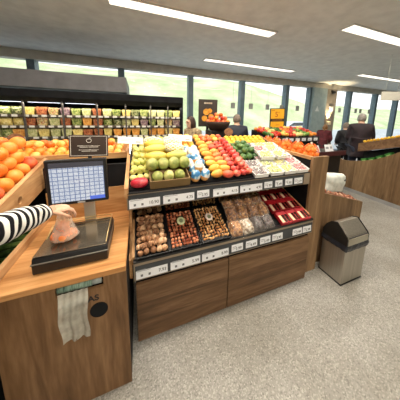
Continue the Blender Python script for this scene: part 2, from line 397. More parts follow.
for si, runs in enumerate(plan):
    x = FX0+.13; q = 0
    while x < FX1-.1:
        kind, cols = next((kd, cl) for lim, kd, cl in runs if x < lim)
        c = cols[q % len(cols)]
        key = (kind, c)
        if key not in PM: PM[key] = bag_mesh(.16, .1, .155) if kind == 'bag' else tub_mesh(.15, .16, .12)
        w = U(.92, 1.06)
        o = link('salad_bag' if kind == 'bag' else 'food_tub', PM[key], packmat(c), None, (x, FY+(.07 if kind == 'bag' else .1)+U(-.01, .01), SHZ[si]-.0115), (0, 0, U(-.06, .06)), (w, 1, U(.92, 1.04)*(1.17 if kind == 'tub' else .95)))
        tag(o, 'clear %s of %s, %s of the refrigerated wall, %s' % (kind, words[c], shn[si], nth(q)), 'salad bag' if kind == 'bag' else 'food tub', 'packs on the '+shn[si])
        x += .168; q += 1
#@@PART3
# ------------------------------------------------------------------ fruit and nut meshes
def jitter(bm, amt, sc, seed):
    for v in bm.verts:
        n = v.co.normalized()
        v.co += n*amt*noise.noise(v.co*sc+Vector((seed, 0, 0)))
def apple_mesh(r=.034, dent=.35, seed=0, sub=16, squash=.92):
    prof = []
    for i in range(13):
        a = -pi/2+pi*i/12
        rr = r*cos(a)*(1+.06*sin(a)); z = r*squash*sin(a)
        d = max(0, 1-(cos(a)/.55)**2)
        z -= (1 if a > 0 else -1)*d*r*dent
        prof.append((max(rr, 0) if 0 < i < 12 else 0, z))
    b = B().lathe(prof, sub); jitter(b.bm, r*.08, 1/r*.7, seed); return b.mesh('fruit', True)
def oval_mesh(a, b_, c, bend=0., taper=0., bumps=.03, seed=0, sub=3):
    b = B().ball((0, 0, 0), 1, sub)
    for v in b.bm.verts:
        k = 1+taper*v.co.x
        n = noise.noise(v.co*1.7+Vector((seed, 2, 5)))*bumps
        v.co = Vector((v.co.x*a, v.co.y*b_*k*(1+n)+bend*v.co.x**2*b_, v.co.z*c*k*(1+n)))
    return b.mesh('fruit', True)
ORANGE = var('orange peel', [(214, 104, 24), (240, 136, 42), (248, 164, 74)], .4, 9, objvar=.4, bump=.15)
REDOR = var('blood orange peel', [(214, 78, 44), (234, 114, 66), (246, 156, 92)], .4, 14, objvar=.3, bump=.1)
PEACH = var('yellow peach skin', [(226, 140, 40), (244, 182, 74), (250, 206, 120)], .5, 18, objvar=.4)
MANGOY = var('yellow mango skin', [(236, 190, 76), (238, 168, 66), (232, 132, 58)], .38, 14, objvar=.35)
MANGO = var('mango skin', [(236, 176, 74), (234, 144, 66), (224, 104, 62)], .38, 14, objvar=.35)
MANGOR = var('blushing mango skin', [(236, 160, 78), (228, 116, 70), (212, 84, 62)], .38, 14, objvar=.35)
REDAP = var('coral red apple skin', [(190, 54, 54), (222, 84, 76), (240, 144, 112)], .3, 26, objvar=.3)
REDMANGO = var('crimson mango skin', [(150, 18, 40), (190, 34, 54), (224, 110, 110)], .35, 22)
YGREEN = var('yellow green apple skin', [(176, 180, 84), (208, 204, 112), (230, 222, 146)], .35, 20, objvar=.4)
MELON = var('green melon rind', [(126, 138, 66), (164, 170, 92), (206, 202, 134)], .45, 28, objvar=.3, bump=.12)
CANARY = var('yellow melon rind', [(222, 188, 70), (238, 212, 96), (206, 204, 110)], .4, 10, objvar=.2)
AVO = var('avocado skin', [(44, 78, 36), (72, 112, 54), (120, 150, 84)], .4, 26, objvar=.3, bump=.3)
LEMON = var('lemon peel', [(226, 170, 40), (244, 204, 64)], .4, 20, objvar=.4)
NET = flat('white foam net', (236, 236, 220), .7)
WALNUT = var('walnut shell', [(124, 84, 56), (178, 132, 94), (214, 176, 138)], .6, 60, objvar=.5, bump=.4)
HAZEL = var('hazelnut shell', [(124, 58, 34), (172, 92, 58), (204, 138, 100)], .35, 40, objvar=.6)
ALMOND = var('toasted nut', [(152, 96, 52), (196, 138, 82), (222, 178, 122)], .45, 60, objvar=.5)
def put(name, me, mat, loc, rot, label, cat, group, sc=1.):
    me2 = me
    if len(me.materials) and me.materials[0] is not mat:
        key = (me.name, mat.name)
        if key not in PK: PK[key] = me.copy(); PK[key].materials.clear()
        me2 = PK[key]
    o = link(name, me2, mat, None, loc, rot, (sc, sc, sc) if not isinstance(sc, tuple) else sc)
    return tag(o, label, cat, group)
rr3 = lambda: (U(0, 6.28), U(0, 6.28), U(0, 6.28))

# ------------------------------------------------------------------ two-tier display
SL = .33; SA = atan2(SL, 1)
T1 = lambda y: 1.098+SL*(y-1.212)
T2 = lambda y: .672+SL*(y-1.138)
DX0, DX1, DY1 = -.085, 1.495, 1.95
disp = thing('produce_display', 'long brown wood two-tier produce display loaded with fruit above and nuts below', 'display stand', (0, 0, 0))
part('base_panel', B().box(-.05, .637, 1.138, 1.158, .012, .472), WAL_X, disp, bevel=.002)
part('base_panel', B().box(.644, 1.508, 1.138, 1.158, .012, .472), WAL_X, disp, bevel=.002)
part('carcass', B().box(-.05, 1.508, 1.16, DY1, .0, .53), BLACKM, disp)
part('lower_shelf', B().prism([(1.14, .53), (1.14, .655), (1.76, T2(1.76)-.013), (1.76, .53)], 'x', DX0+.02, DX1), BLACKM, disp)
part('back_panel', B().box(DX0+.02, DX1, 1.76, 1.78, .53, 1.22), BLACKM, disp)
lr = part('lower_rail', B().box(-.06, 1.5, 1.115, 1.138, .525, .657), RAILF, disp, bevel=.002)
part('label_channel', B().box(-.05, 1.49, 1.110, 1.116, .537, .632), SLATE, lr)
part('rail_lip', B().box(-.06, 1.5, 1.112, 1.142, .652, .668), BLACK, lr, bevel=.003)
ur = part('upper_rail', B().box(-.085, 1.495, 1.205, 1.228, .976, 1.085), RAILF, disp, bevel=.002)
part('label_channel', B().box(-.078, 1.42, 1.2, 1.206, .984, 1.077), SLATE, ur)
part('rail_lip', B().box(-.085, 1.495, 1.2, 1.226, 1.085, 1.096), BLACK, ur, bevel=.003)
part('upper_shelf', B().prism([(1.228, T1(1.228)-.035), (1.228, T1(1.228)-.002), (DY1, T1(DY1)-.002), (DY1, T1(DY1)-.035)], 'x', DX0, DX1), BLACKM, disp)
sp = part('side_panel', B().prism([(1.142, .53), (1.142, .66), (1.34, .72), (1.34, .965), (1.232, .965), (1.232, 1.05), (DY1, 1.29), (DY1, .53)], 'x', DX0, DX0+.018), OAK_Y, disp)
part('side_board', B().prism([(1.2, 1.06), (1.2, 1.128), (1.52, 1.205), (DY1, 1.325), (DY1, 1.25)], 'x', DX0-.012, DX0+.012), OAK_Y, disp, label='pale oak board edging the fruit tier')
part('side_board', B().prism([(1.136, .63), (1.136, .685), (1.5, .8), (1.5, .74)], 'x', DX0+.019, DX0+.036), OAK_Y, disp, label='pale oak board edging the nut tier')
part('side_board', B().prism([(1.205, 1.06), (1.205, 1.11), (1.51, 1.215), (DY1, 1.345), (DY1, 1.27)], 'x', DX1-.022, DX1-.004), OAK_Y, disp)
part('rail_end', B().box(1.425, 1.496, 1.197, 1.206, .978, 1.084), RAILF, disp, bevel=.002)
part('divider', B().prism([(1.15, .672), (1.15, .70), (1.7, .885), (1.7, .86)], 'x', 1.478, 1.49), OAK_Y, disp)

# price cards clipped to the rails
def price_card(x0, x1, y, z0, z1, price, label, group, small=False):
    w = x1-x0; h = z1-z0
    t = thing('price_card', label, 'price card', ((x0+x1)/2, y, z0), group=group, rot=(radians(-5), 0, 0))
    part('card', B().box(-w/2, w/2, -.002, .001, 0, h), CARD, t)
    if small:
        text('price', price, h*.55, INK, t, (w*.38, -.0026, h*.18), (pi/2, 0, 0), 'RIGHT')
        part('small_print', B().box(-w*.42, -w*.1, -.0026, -.002, h*.62, h*.70).box(-w*.42, -w*.15, -.0026, -.002, h*.4, h*.46), GREYINK, t)
    else:
        text('price', price, h*.36, INK, t, (w*.46, -.0026, h*.2), (pi/2, 0, 0), 'RIGHT')
        b = B()
        for q, (a, c, zz) in enumerate(((.46, .12, .84), (.46, .2, .7), (.46, .05, .6))): b.box(-w*a, -w*c, -.0026, -.002, h*zz, h*(zz+.04))
        part('small_print', b, GREYINK, t)
        b = B()
        for a in (-.36, -.12): b.box(w*a, w*a+w*.07, -.0026, -.002, h*.16, h*.34)
        part('bar_code', b, flat('dim ink', (110, 112, 118), .6), t)
UPX = [(-.072, .122), (.143, .364), (.386, .481), (.513, .729), (.747, .959), (.98, 1.063), (1.095, 1.172), (1.205, 1.286), (1.309, 1.406)]
LOX = [(-.046, .154), (.174, .387), (.402, .617), (.643, .743), (.771, .877), (.907, 1.01), (1.031, 1.14), (1.254, 1.362), (1.374, 1.475)]
UPP = ['10.90', '4.75', '2.95', '4.15', '4.95', '1.99', '2.49', '1.95', '2.19']
LOP = ['7.93', '5.99', '8.99', '3.99', '4.49', '3.49', '3.95', '2.99', '2.99']
for i, ((a, c), p) in enumerate(zip(UPX, UPP)):
    sm = c-a < .12
    price_card(a, c, 1.197, .989 if not sm else .998, 1.072 if not sm else 1.052, p, '%s white price card on the fruit tier rail, %s' % ('small' if sm else 'wide', nth(i, 9)), 'price cards on the upper rail', sm)
for i, ((a, c), p) in enumerate(zip(LOX, LOP)):
    sm = i > 2
    price_card(a, c, 1.107, .542 if not sm else .555, .627 if not sm else .612, p, '%s white price card on the nut tier rail, %s' % ('small' if sm else 'wide', nth(i, 9)), 'price cards on the lower rail', sm)

# partition panel at the right end of the display
t = thing('partition_panel', 'tall brown wood partition closing the right end of the two-tier display', 'partition', (1.5, 1.19, 0))
part('front_board', B().box(.012, .213, 0, .03, 0, 1.235), WAL_Z, t, bevel=.002)
part('side_board', B().box(.012, .035, .03, .8, 0, 1.225), BLACKM, t)
part('top_rail', B().box(.005, .04, .03, .82, 1.205, 1.235), OAK_Y, t, bevel=.002)

# ---- fruit tier -------------------------------------------------
AP = [apple_mesh(.025, .3, i, 14) for i in range(3)]
t1rot = lambda: (U(-.5, .5), U(-.5, .5), U(0, 6.28))
for j in range(9):
    for i in range(3):
        y = 1.312+.046*j
        put('apple', AP[(i+j) % 3], YGREEN, (-.043+.044*i+.002*j+U(-.003, .003), y, T1(y)+.026+.012*(j > 0)+U(-.003, .004)), t1rot(), 'small yellow-green apple left of the melons, %s, %s in the row' % (FRONT(j), ('leftmost', 'middle', 'rightmost')[i]), 'apple', 'yellow-green apples')
for i in range(2):
    for j in range(4):
        y = 1.345+.09*j
        put('apple', AP[i], YGREEN, (-.02+.045*i, y, T1(y)+.062), t1rot(), 'small yellow-green apple heaped on top left of the melons, %s, %s' % (FRONT(j), ('left', 'right')[i]), 'apple', 'heaped yellow-green apples')
put('mango', oval_mesh(.058, .036, .036, seed=2), REDMANGO, (-.005, 1.246, T1(1.246)+.033), (0, 0, .08), 'single large crimson red mango at the left front corner of the fruit tier', 'mango', None)

t = thing('melon_crate', 'low brown cardboard crate of green and yellow melons on the fruit tier', 'crate', (.198, 1.226, T1(1.226)-.001), rot=(SA, 0, 0))
CARDB = var('brown cardboard', [(108, 86, 50), (132, 106, 66)], .8, 8)
part('front_wall', B().box(-.137, .137, -.012, -.004, 0, .062), CARDB, t)
part('side_wall', B().box(-.137, -.129, -.004, .46, 0, .062), CARDB, t)
part('side_wall', B().box(.129, .137, -.004, .46, 0, .062), CARDB, t)
part('bottom', B().box(-.129, .129, -.004, .46, 0, .006), CARDB, t)
ML = [oval_mesh(.041, .04, .038, bumps=.02, seed=i) for i in range(2)]
for i in range(3):
    y = 1.277; put('melon', ML[i % 2], MELON, (.115+.08*i, y, T1(y)+.042), rr3(), 'small round green melon low behind the cardboard crate front, %s of three' % nth(i, 3), 'melon', 'green melons low in the crate')
for i in range(4):
    y = 1.325; put('melon', ML[i % 2], MELON, (.084+.078*i, y, T1(y)+.106), rr3(), 'small round green melon in the upper row of the crate, %s' % nth(i, 4), 'melon', 'upper row of green melons', 1.1)
CM = oval_mesh(.084, .036, .036, taper=.08, bumps=.02, seed=4)
def netted(loc, rot, me, mat, label, group):
    t = thing('netted_melon', label, 'melon', loc, group=group, rot=rot)
    link('fruit', me, mat, t)
    b = B()
    for s in (1, -1):
        for k in range(9):
            pts = []
            for q in range(14):
                u = q/13; x = -.078+.156*u; r = .0385*sqrt(max(0, 1-(x/.087)**2)); a = 2*pi*k/9+s*u*3
                pts.append((x, r*cos(a), r*sin(a)))
            b.tube(pts, .0038, 4)
    part('foam_net', b, NET, t, True, label='white foam net')
for j, (y, dz, kinds) in enumerate(((1.405, .12, 'yy'), (1.485, .135, 'yn'), (1.565, .135, 'yn'), (1.645, .12, 'nn'))):
    for i, kd in enumerate(kinds):
        loc = (.118+.155*i, y+U(-.005, .005), T1(y)+dz); rot = (U(-.3, .3), U(-.1, .1), U(-.35, .05))
        lab = 'long yellow melon %s behind green melons, %s from front, %s side' % ('in white net' if kd == 'n' else 'lying bare', ORD[j]+' row', ('left', 'right')[i])
        if kd == 'y': put('melon', CM, CANARY, loc, rot, lab, 'melon', 'long yellow melons')
        else: netted(loc, rot, CM, YGREEN if j > 2 else CANARY, lab, 'long yellow melons')
for i in range(6):   # lower layer that carries the long melons
    y = 1.425+.09*(i//2)
    put('melon', CM, CANARY, (.118+.155*(i % 2), y, T1(y)+.045), (0, 0, 0), 'long yellow melon in the buried lower layer of the crate, %s row, %s side' % (ORD[i//2], ('left', 'right')[i % 2]), 'melon', 'lower layer of long melons')

# blue and white wrapped fruit
BLUEW = var('blue and white printed film', [(60, 124, 176), (140, 186, 210), (230, 230, 224)], .25, 16, pos=[.33, .4, .46], objvar=.3, coat=.5)
FR = var('bagged orange fruit', [(176, 100, 40), (214, 140, 62), (228, 176, 110)], .5, 14)
bagf = oval_mesh(.032, .032, .03, seed=3)
wb = B()
def wf(u, v):
    a = 2*pi*u; r = .034*(1-.5*max(0, v-.5)**1.0*2) if v < 1 else .004
    r *= 1+.12*noise.noise(Vector((cos(a)*2, sin(a)*2, v*3)))
    return (r*cos(a), r*sin(a), .004+.06*v)
wb.grid(wf, 20, 8, True); wrap_me = wb.mesh('wrapper', True)
for j in range(6):
    for i in range(2):
        y = 1.238+.072*j
        t = thing('wrapped_fruit', 'orange fruit in blue and white wrap by the melons, %s, %s' % (FRONT(j), ('left', 'right')[i]), 'fruit bag', (.382+.072*i+.004*j, y, T1(y)+.028+U(0, .006)), group='fruit in blue wraps', rot=(U(-.5, -.1)+SA, U(-.4, .4), U(-.5, .5)))
        link('fruit', bagf, FR, t); link('wrapper', wrap_me, BLUEW, t)
for j in range(3):
    y = 1.285+.1*j
    t = thing('wrapped_fruit', 'orange fruit in blue and white wrap heaped on the other wraps, %s' % FRONT(j), 'fruit bag', (.42, y, T1(y)+.075), group='heaped fruit in blue wraps', rot=(-.3, U(-.4, .4), U(-1, 1)))
    link('fruit', bagf, FR, t); link('wrapper', wrap_me, BLUEW, t)

MG = [oval_mesh(.05, .034, .031, bend=.12, taper=.08, seed=i) for i in range(3)]
for j in range(8):
    for i in range(2):
        y = 1.24+.068*j
        put('mango', MG[(i*2+j) % 3], MANGOY if i == 0 else (MANGO if j % 3 else MANGOR), (.555+.094*i+.004*j+U(-.004, .004), y, T1(y)+.034+.012*(i % 2 == 0)+U(-.003, .005)), (U(-.3, .3), U(-.2, .2), U(-.35, .15)),
            '%s mango in the %s, %s column of two' % (('yellow', 'orange-red')[i], FRONT(j), ('left', 'right')[i]), 'mango', 'mangoes laid in columns')
RA = [apple_mesh(.031, .3, i+5) for i in range(3)]
for j in range(9):
    for i in range(3):
        y = 1.236+.062*j
        put('apple', RA[(i+j) % 3], REDAP, (.733+.062*i+.003*j+U(-.003, .003), y+.01*i, T1(y)+.034+U(0, .006)), t1rot(), 'coral red apple beside the mangoes, %s, %s column' % (FRONT(j), ('left', 'middle', 'right')[i]), 'apple', 'coral red apples')
for j in range(8):
    y = 1.268+.062*j
    put('apple', RA[j % 3], REDAP, (.79+.004*j, y, T1(y)+.083), t1rot(), 'coral red apple in the ridge on top of the red apples, %s' % FRONT(j), 'apple', 'ridge of coral red apples')
AV = [oval_mesh(.046, .031, .03, taper=-.18, seed=i+7) for i in range(2)]
q = 0
for lay, ys in enumerate(((1.47, 1.54, 1.61, 1.68), (1.51, 1.58, 1.65))):
    for y in ys:
        for i in range(3-lay):
            put('avocado', AV[q % 2], AVO, (.93+.072*i+.036*lay+U(-.004, .004), y, T1(y)+.032+.042*lay), (U(-.4, .4), U(-.3, .3), U(0, 3)), 'dark green avocado, %s layer of the heap, %s, %s' % (('lower', 'upper')[lay], FRONT(ys.index(y)), nth(i)), 'avocado', 'heap of avocados')
            q += 1
LM = oval_mesh(.036, .027, .027, seed=9)
for j in range(3):
    for i in range(8):
        y = 1.745+.06*j
        put('lemon', LM, LEMON, (.92+.062*i+.01*j, y, T1(y)+.03), (U(-.3, .3), U(-.3, .3), U(0, 3)), 'yellow lemon along the back of the fruit tier, %s, %s' % (FRONT(j), nth(i, 8)), 'lemon', 'lemons along the back')
PC = [apple_mesh(.032, .2, i+11, 14) for i in range(2)]
for j in range(2):
    for i in range(5):
        y = 1.82+.066*j
        put('peach', PC[i % 2], REDOR if i % 3 else PEACH, (.58+.066*i, y, T1(y)+.036), t1rot(), 'red-orange peach behind the mangoes, %s, %s' % (('front row', 'back row')[j], nth(i, 5)), 'peach', 'peaches behind the mangoes')
for j in range(5):
    for i in range(3):
        y = 1.69+.055*j if i or j else 1.69
        put('peach', PC[i % 2], PEACH, (.36+.062*i, y, T1(y)+.034), t1rot(), 'pale yellow peach behind the blue wraps, %s, %s' % (FRONT(j), nth(i, 3)), 'peach', 'pale peaches behind the wraps')
for j in range(4):
    for i in range(6):
        y = 1.735+.055*j
        put('apple', AP[i % 3], YGREEN, (-.04+.062*i, y, T1(y)+.027), t1rot(), 'yellow-green apple along the back behind the melons, %s, %s' % (FRONT(j), nth(i, 6)), 'apple', 'apples behind the melons')

# trays of grapes and berries under clear film
FOAM = flat('white foam tray', (232, 230, 226), .6)
FILM = clear('cling film', (255, 255, 255), .16, .06)
GR = {'yellow-green grapes': var('green grape', [(150, 168, 60), (196, 204, 96), (226, 222, 140)], .25, 60), 'dark grapes': var('dark grape', [(52, 36, 44), (96, 70, 72), (150, 132, 116)], .25, 60),
      'yellow grapes': var('yellow grape', [(200, 188, 60), (226, 212, 90), (240, 230, 150)], .25, 60), 'pink radishes': var('pink fruit', [(150, 44, 56), (196, 90, 92), (230, 180, 170)], .3, 50)}
tr_me = B().prism([(-.062, 0), (.062, 0), (.074, .034), (.068, .034), (.058, .006), (-.058, .006), (-.068, .034), (-.074, .034)], 'y', -.048, .048).box(-.066, .066, -.051, -.046, 0, .032).box(-.066, .066, .046, .051, 0, .032).mesh('tray')
def grapes_me(seed, r=.0105):
    rnd = random.Random(seed); b = B()
    for k in range(46):
        x, y = rnd.uniform(-.054, .054), rnd.uniform(-.04, .04)
        b.ball((x, y, .017+.026*rnd.random()*(1-(x/.075)**2)), r*rnd.uniform(.85, 1.1), 1)
    return b.mesh('fruit', True)
GM = [grapes_me(i) for i in range(3)]
fb = B().grid(lambda u, v: ((u-.5)*.146, (v-.5)*.104, .036+.022*sin(pi*u)*sin(pi*v)+.004*noise.noise(Vector((u*9, v*9, 1)))), 12, 10); FILMM = fb.mesh('film', True)
GC = {}
def fruit_tray(x, y, z, kind, label, group, rot=0.):
    t = thing('fruit_tray', label, 'fruit tray', (x, y, z), group=group, rot=(SA, 0, rot))
    link('tray', tr_me, FOAM, t)
    key = (kind, random.randrange(3))
    if key not in GC: GC[key] = GM[key[1]].copy(); GC[key].materials.clear()
    f = link('fruit', GC[key], GR[kind], t); f['kind'] = 'stuff'
    link('film', FILMM, FILM, t)
cols = [(.955, 'dark grapes', 2), (1.11, 'yellow-green grapes', 6), (1.265, 'yellow grapes', 6), (1.405, 'pink radishes', 6)]
for ci, (x, kd, n) in enumerate(cols):
    for j in range(n):
        y = 1.25+.108*j
        kk = kd if j < 2 else ['dark grapes', 'yellow-green grapes', 'yellow grapes', 'pink radishes', 'yellow-green grapes'][(ci+j) % 5]
        if y > 1.73: continue
        fruit_tray(x+U(-.004, .004), y, T1(y)+.001, kk, 'film-covered white tray of %s on the fruit tier, %s, %s column' % (kk, FRONT(j), ('first', 'second', 'third', 'last')[ci]), 'film-covered fruit trays')
        if ci in (1, 2) and j in (1, 2): fruit_tray(x+.01, y+.03, T1(y+.03)+.062, kk, 'film-covered white tray of %s stacked on another, %s, %s column' % (kk, FRONT(j), ('first', 'second', 'third', 'last')[ci]), 'stacked fruit trays', U(-.2, .2))

# ---- nut tier ----------------------------------------------------
def black_tray(x0, x1, y0, y1, label, h=.024):
    w = x1-x0; L = hypot(y1-y0, SL*(y1-y0))
    t = thing('nut_tray', label, 'tray', ((x0+x1)/2, y0, T2(y0)-.001), group='black nut trays', rot=(SA, 0, 0))
    part('bottom', B().box(-w/2+.01, w/2-.01, .01, L-.01, 0, .004), BLACK, t)
    b = B()
    b.prism([(-w/2, h), (-w/2+.012, 0), (-w/2+.016, 0), (-w/2+.005, h)], 'y', 0, L).prism([(w/2, h), (w/2-.012, 0), (w/2-.016, 0), (w/2-.005, h)], 'y', 0, L)
    b.prism([(0, h), (.012, 0), (.016, 0), (.005, h)], 'x', -w/2, w/2).prism([(L, h), (L-.012, 0), (L-.016, 0), (L-.005, h)], 'x', -w/2, w/2)
    part('wall', b, BLACK, t)
    b = B().tube([(-w/2, 0, h), (w/2, 0, h), (w/2, L, h), (-w/2, L, h)], .004, 6, close=True)
    part('rim', b, BLACK, t)
def nutmesh(kind, seed):
    if kind == 'walnut':
        b = B().ball((0, 0, 0), 1, 3)
        for v in b.bm.verts:
            n = noise.noise(v.co*3.2+Vector((seed, 0, 0)))*.10; e = .06*max(0, 1-abs(v.co.x)*9)
            v.co = Vector((v.co.x*.0195, v.co.y*.0195, v.co.z*.0225))*(1+n+e)
        return b.mesh('walnut', True)
    if kind == 'hazelnut':
        return B().lathe([(0, -.0105), (.006, -.0103), (.0108, -.004), (.0115, .002), (.008, .0085), (.003, .012), (0, .013)], 10).mesh('hazelnut', True)
    b = B().ball((0, 0, 0), 1, 2)
    for v in b.bm.verts: v.co = Vector((v.co.x*.0145*(1-.2*v.co.x), v.co.y*.009, v.co.z*.0075))
    return b.mesh('nut', True)
NM = {k_: [nutmesh(k_, i) for i in range(2)] for k_ in ('walnut', 'hazelnut', 'almond')}
NMAT = {'walnut': WALNUT, 'hazelnut': HAZEL, 'almond': ALMOND}
def fill(kind, x0, x1, y0, y1, pitch, lift, label, group, top=True):
    nx = max(2, round((x1-x0-.02)/pitch)); ny = max(2, round((y1-y0-.02)/pitch))
    for lay in range(2 if top else 1):
        for j in range(ny-lay):
            for i in range(nx-lay):
                x = x0+.008+(i+.5+lay*.5)*(x1-x0-.016)/nx+U(-.15, .15)*pitch
                y = y0+.003+(j+.5+lay*.5)*(y1-y0-.014)/ny+U(-.15, .15)*pitch
                if lay and random.random() < .12: continue
                put(kind, NM[kind][(i+j) % 2], NMAT[kind], (x, y, T2(y)+lift+lay*pitch*.62+U(-.05, .1)*pitch), rr3(), label, kind, group, U(.9, 1.08))
trays = [('walnut', -.046, .170, 1.118, 1.425, .042, .03, 'walnut lying loose in the leftmost front tray of the nut tier', 'big front tray of walnuts'),
         ('hazelnut', .178, .396, 1.118, 1.42, .0235, .03, 'red-brown hazelnut loose in the middle front tray of the nut tier', 'front tray of red-brown hazelnuts'),
         ('almond', .406, .64, 1.118, 1.42, .0235, .03, 'light toasted nut loose in the rightmost front tray of the nut tier', 'front tray of light toasted nuts'),
         ('walnut', -.045, .168, 1.44, 1.62, .041, .026, 'walnut lying loose in the back tray behind the big walnut tray', 'back tray of walnuts'),
         ('hazelnut', .178, .41, 1.44, 1.62, .0245, .03, 'red-brown hazelnut loose in the back tray behind the other hazelnuts', 'back tray of red-brown hazelnuts'),
         ('almond', .42, .66, 1.44, 1.62, .0245, .03, 'light toasted nut loose in the back tray behind the other toasted nuts', 'back tray of light toasted nuts')]
for kd, x0, x1, y0, y1, pitch, lift, lab, g in trays:
    black_tray(x0, x1, y0, y1, 'black plastic tray holding the '+g.split(' of ')[1]+(' at the front' if y0 < 1.3 else ' at the back')+' of the nut tier')
    fill(kd, x0, x1, y0, y1, pitch, lift, lab, g, kd == 'walnut')
def ticket(x, y, c, label):
    t = thing('round_ticket', label, 'ticket', (x, y, T2(y)+.058), rot=(SA+.25, 0, .2))
    part('disc', B().lathe([(0, 0), (.03, 0), (.033, .003), (.03, .006), (0, .006)], 24), flat('ticket '+label[:12], c, .5), t, True)
    part('print', B().lathe([(0, .0064), (.016, .0064), (.016, .0068), (0, .0068)], 20), flat('ticket print', (120, 130, 96), .6), t)
ticket(.285, 1.29, (196, 206, 160), 'pale green round ticket lying on the red-brown hazelnuts')
ticket(.515, 1.28, (226, 206, 196), 'pinkish white round ticket lying on the light toasted nuts')

# pillow bags of dried fruit
DF = {'golden brown dried fruit': [(104, 60, 26), (164, 106, 52), (206, 156, 96)], 'dark prunes': [(30, 20, 24), (52, 36, 40), (92, 74, 76)], 'white almonds': [(120, 96, 74), (196, 178, 156), (226, 218, 206)],
      'brown dates': [(84, 44, 20), (138, 84, 40), (184, 130, 74)]}
def pillow(w, l, h, seed):
    b = B()
    def f(u, v):
        x, y = (u-.5)*2, (v-.5)*2
        e = max(0, 1-x**4)*max(0, 1-y**4)
        n = 1+.35*noise.noise(Vector((x*3+seed, y*3, 0)))
        return (x*w/2, y*l/2, .004+h*e**.5*n)
    b.grid(f, 16, 16)
    top = b.bm.verts[:]
    b.grid(lambda u, v: ((u-.5)*w, (v-.5)*l, .002), 16, 16)
    return b.mesh('bag', True)
PB = [pillow(.108, .135, .052, i) for i in range(3)]
WRAPC = clear('crinkled clear bag', (255, 250, 240), .07, .08)
for ci in range(4):
    for j in range(4):
        x = .7+.103*ci+.012*j; y = 1.172+.098*j
        kd = {(1, 0): 'white almonds', (2, 0): 'dark prunes', (3, 0): 'dark prunes', (2, 1): 'brown dates'}.get((ci, j), ('golden brown dried fruit', 'brown dates')[(ci+j) % 2])
        mt = var('dried '+kd, DF[kd], .4, 62, voro=True, bump=.5, coat=.5)
        t = thing('dried_fruit_bag', 'clear bag of %s, %s, %s' % (kd, FRONT(j), nth(ci, 4)), 'dried fruit bag', (x, y, T2(y)+.035*(j > 0)+.012), group='bags of dried fruit', rot=(SA+U(.05, .4), U(-.2, .2), U(-.3, .3)))
        c = PB[(ci+j) % 3].copy(); c.materials.clear()
        link('contents', c, mt, t, sc=(.9, .86, .92)); c2 = PB[(ci+j) % 3]
        link('bag', c2, WRAPC, t)
        part('seal', B().box(-.05, .05, .06, .074, .004, .007), flat('clear seal strip', (150, 124, 94), .3), t)
# red boxes
RB = flat('red card box', (166, 26, 36), .4)
DW = var('dark box window', [(28, 12, 12), (60, 28, 22), (90, 50, 36)], .2, 40)
CR = flat('cream box label', (226, 206, 170), .5)
bm_box = B().box(-.052, .052, -.058, .058, 0, .03).mesh('carton')
bw = [B().box(x0, x1, -.05, .022, .03, .0318).mesh('window') for x0, x1 in ((-.012, .012), (.02, .046))]
bl = B().box(-.046, -.02, -.05, .022, .03, .0318).mesh('label_patch')
for ci in range(3):
    for j in range(4):
        x = 1.185+.112*ci; y = 1.172+.125*j
        if x > 1.44: continue
        t = thing('gift_box', 'flat red box with dark windows on the nut tier, %s, %s column' % (FRONT(j), ('left', 'middle', 'right')[ci]), 'box', (x, y, T2(y)+.006), group='red boxes on the nut tier', rot=(SA+.06, 0, U(-.04, .04)))
        link('carton', bm_box, RB, t); link('window', bw[0], DW, t); link('window', bw[1], DW, t); link('label_patch', bl, CR, t)
#@@PART4
# ------------------------------------------------------------------ weighing counter
ct = thing('weighing_counter', 'oak-topped weighing counter at the left with a bag slot in its brown front', 'counter', (0, 0, 0))
part('worktop', B().box(-.64, -.088, .945, 1.56, .768, .8), OAK_TOP, ct, bevel=.003)
b = B(); yf0, yf1 = .955, .972
for q in ((-.64, -.402, 0, .768), (-.198, -.088, 0, .768), (-.402, -.198, .768-.003, .768), (-.402, -.198, 0, .705)): b.box(q[0], q[1], yf0, yf1, q[2], q[3])
part('front_panel', b, wood('counter front wood', (92, 66, 42), (122, 90, 60), (148, 114, 80), 'z'), ct)
part('side_panel', B().box(-.106, -.088, .972, 1.56, 0, .768), BLACKM, ct)
part('carcass', B().box(-.63, -.107, 1.06, 1.55, 0, .767), BLACKM, ct)
part('back_board', B().box(-.64, -.088, 1.56, 1.585, .5, 1.015), OAK_X, ct, bevel=.002)
part('back_screen', B().box(-.64, -.092, 1.565, 1.59, 1.016, 1.20), BLACKM, ct)
part('side_upstand', B().box(-.668, -.642, .945, 1.95, .62, .842), OAK_Y, ct, bevel=.003)
b = B()
b.prism([(-.2265+.042*cos(a*pi/12), .572+.045*sin(a*pi/12)) for a in range(24)], 'y', .9535, .9555)
part('opening', b, BLACKM, ct, label='dark oval opening in the counter front')
text('lettering', 'BOLSAS', .046, INK, ct, (-.222, .9545, .634), (pi/2, 0, 0), 'RIGHT', bold=.0012)
t = thing('bag_roll', 'green-grey roll of thin plastic bags in the slot of the counter front', 'bag roll', (-.3, .976, .738))
ROLL = clear('rolled green film', (120, 150, 130), 1.0, .3)
part('roll', B().tube([(-.095, 0, 0), (.05, 0, 0)], .023, 16), var('rolled bags', [(70, 96, 84), (120, 146, 130), (150, 172, 158)], .35, 30, stretch=(8, 1, 1)), t, True)
part('sleeve', B().tube([(.05, 0, 0), (.094, 0, 0)], .021, 16), flat('pale sleeve', (150, 158, 156), .4), t, True)
part('core', B().tube([(-.101, 0, 0), (.101, 0, 0)], .008, 10), BLACK, t, True)
def sheet(u, v):
    w = .125-.012*v
    x = (u-.5)*w+.004*sin(v*9)-.03+.01*v
    y = -.02-.025*min(1, v*5)-.008*sin(u*13+v*2)*v-.002*sin(u*29+v*3)-.012*v
    return (x, y-.006, -.012-.24*v)
BAGF = clear('thin bag film', (206, 206, 194), .55, .12)
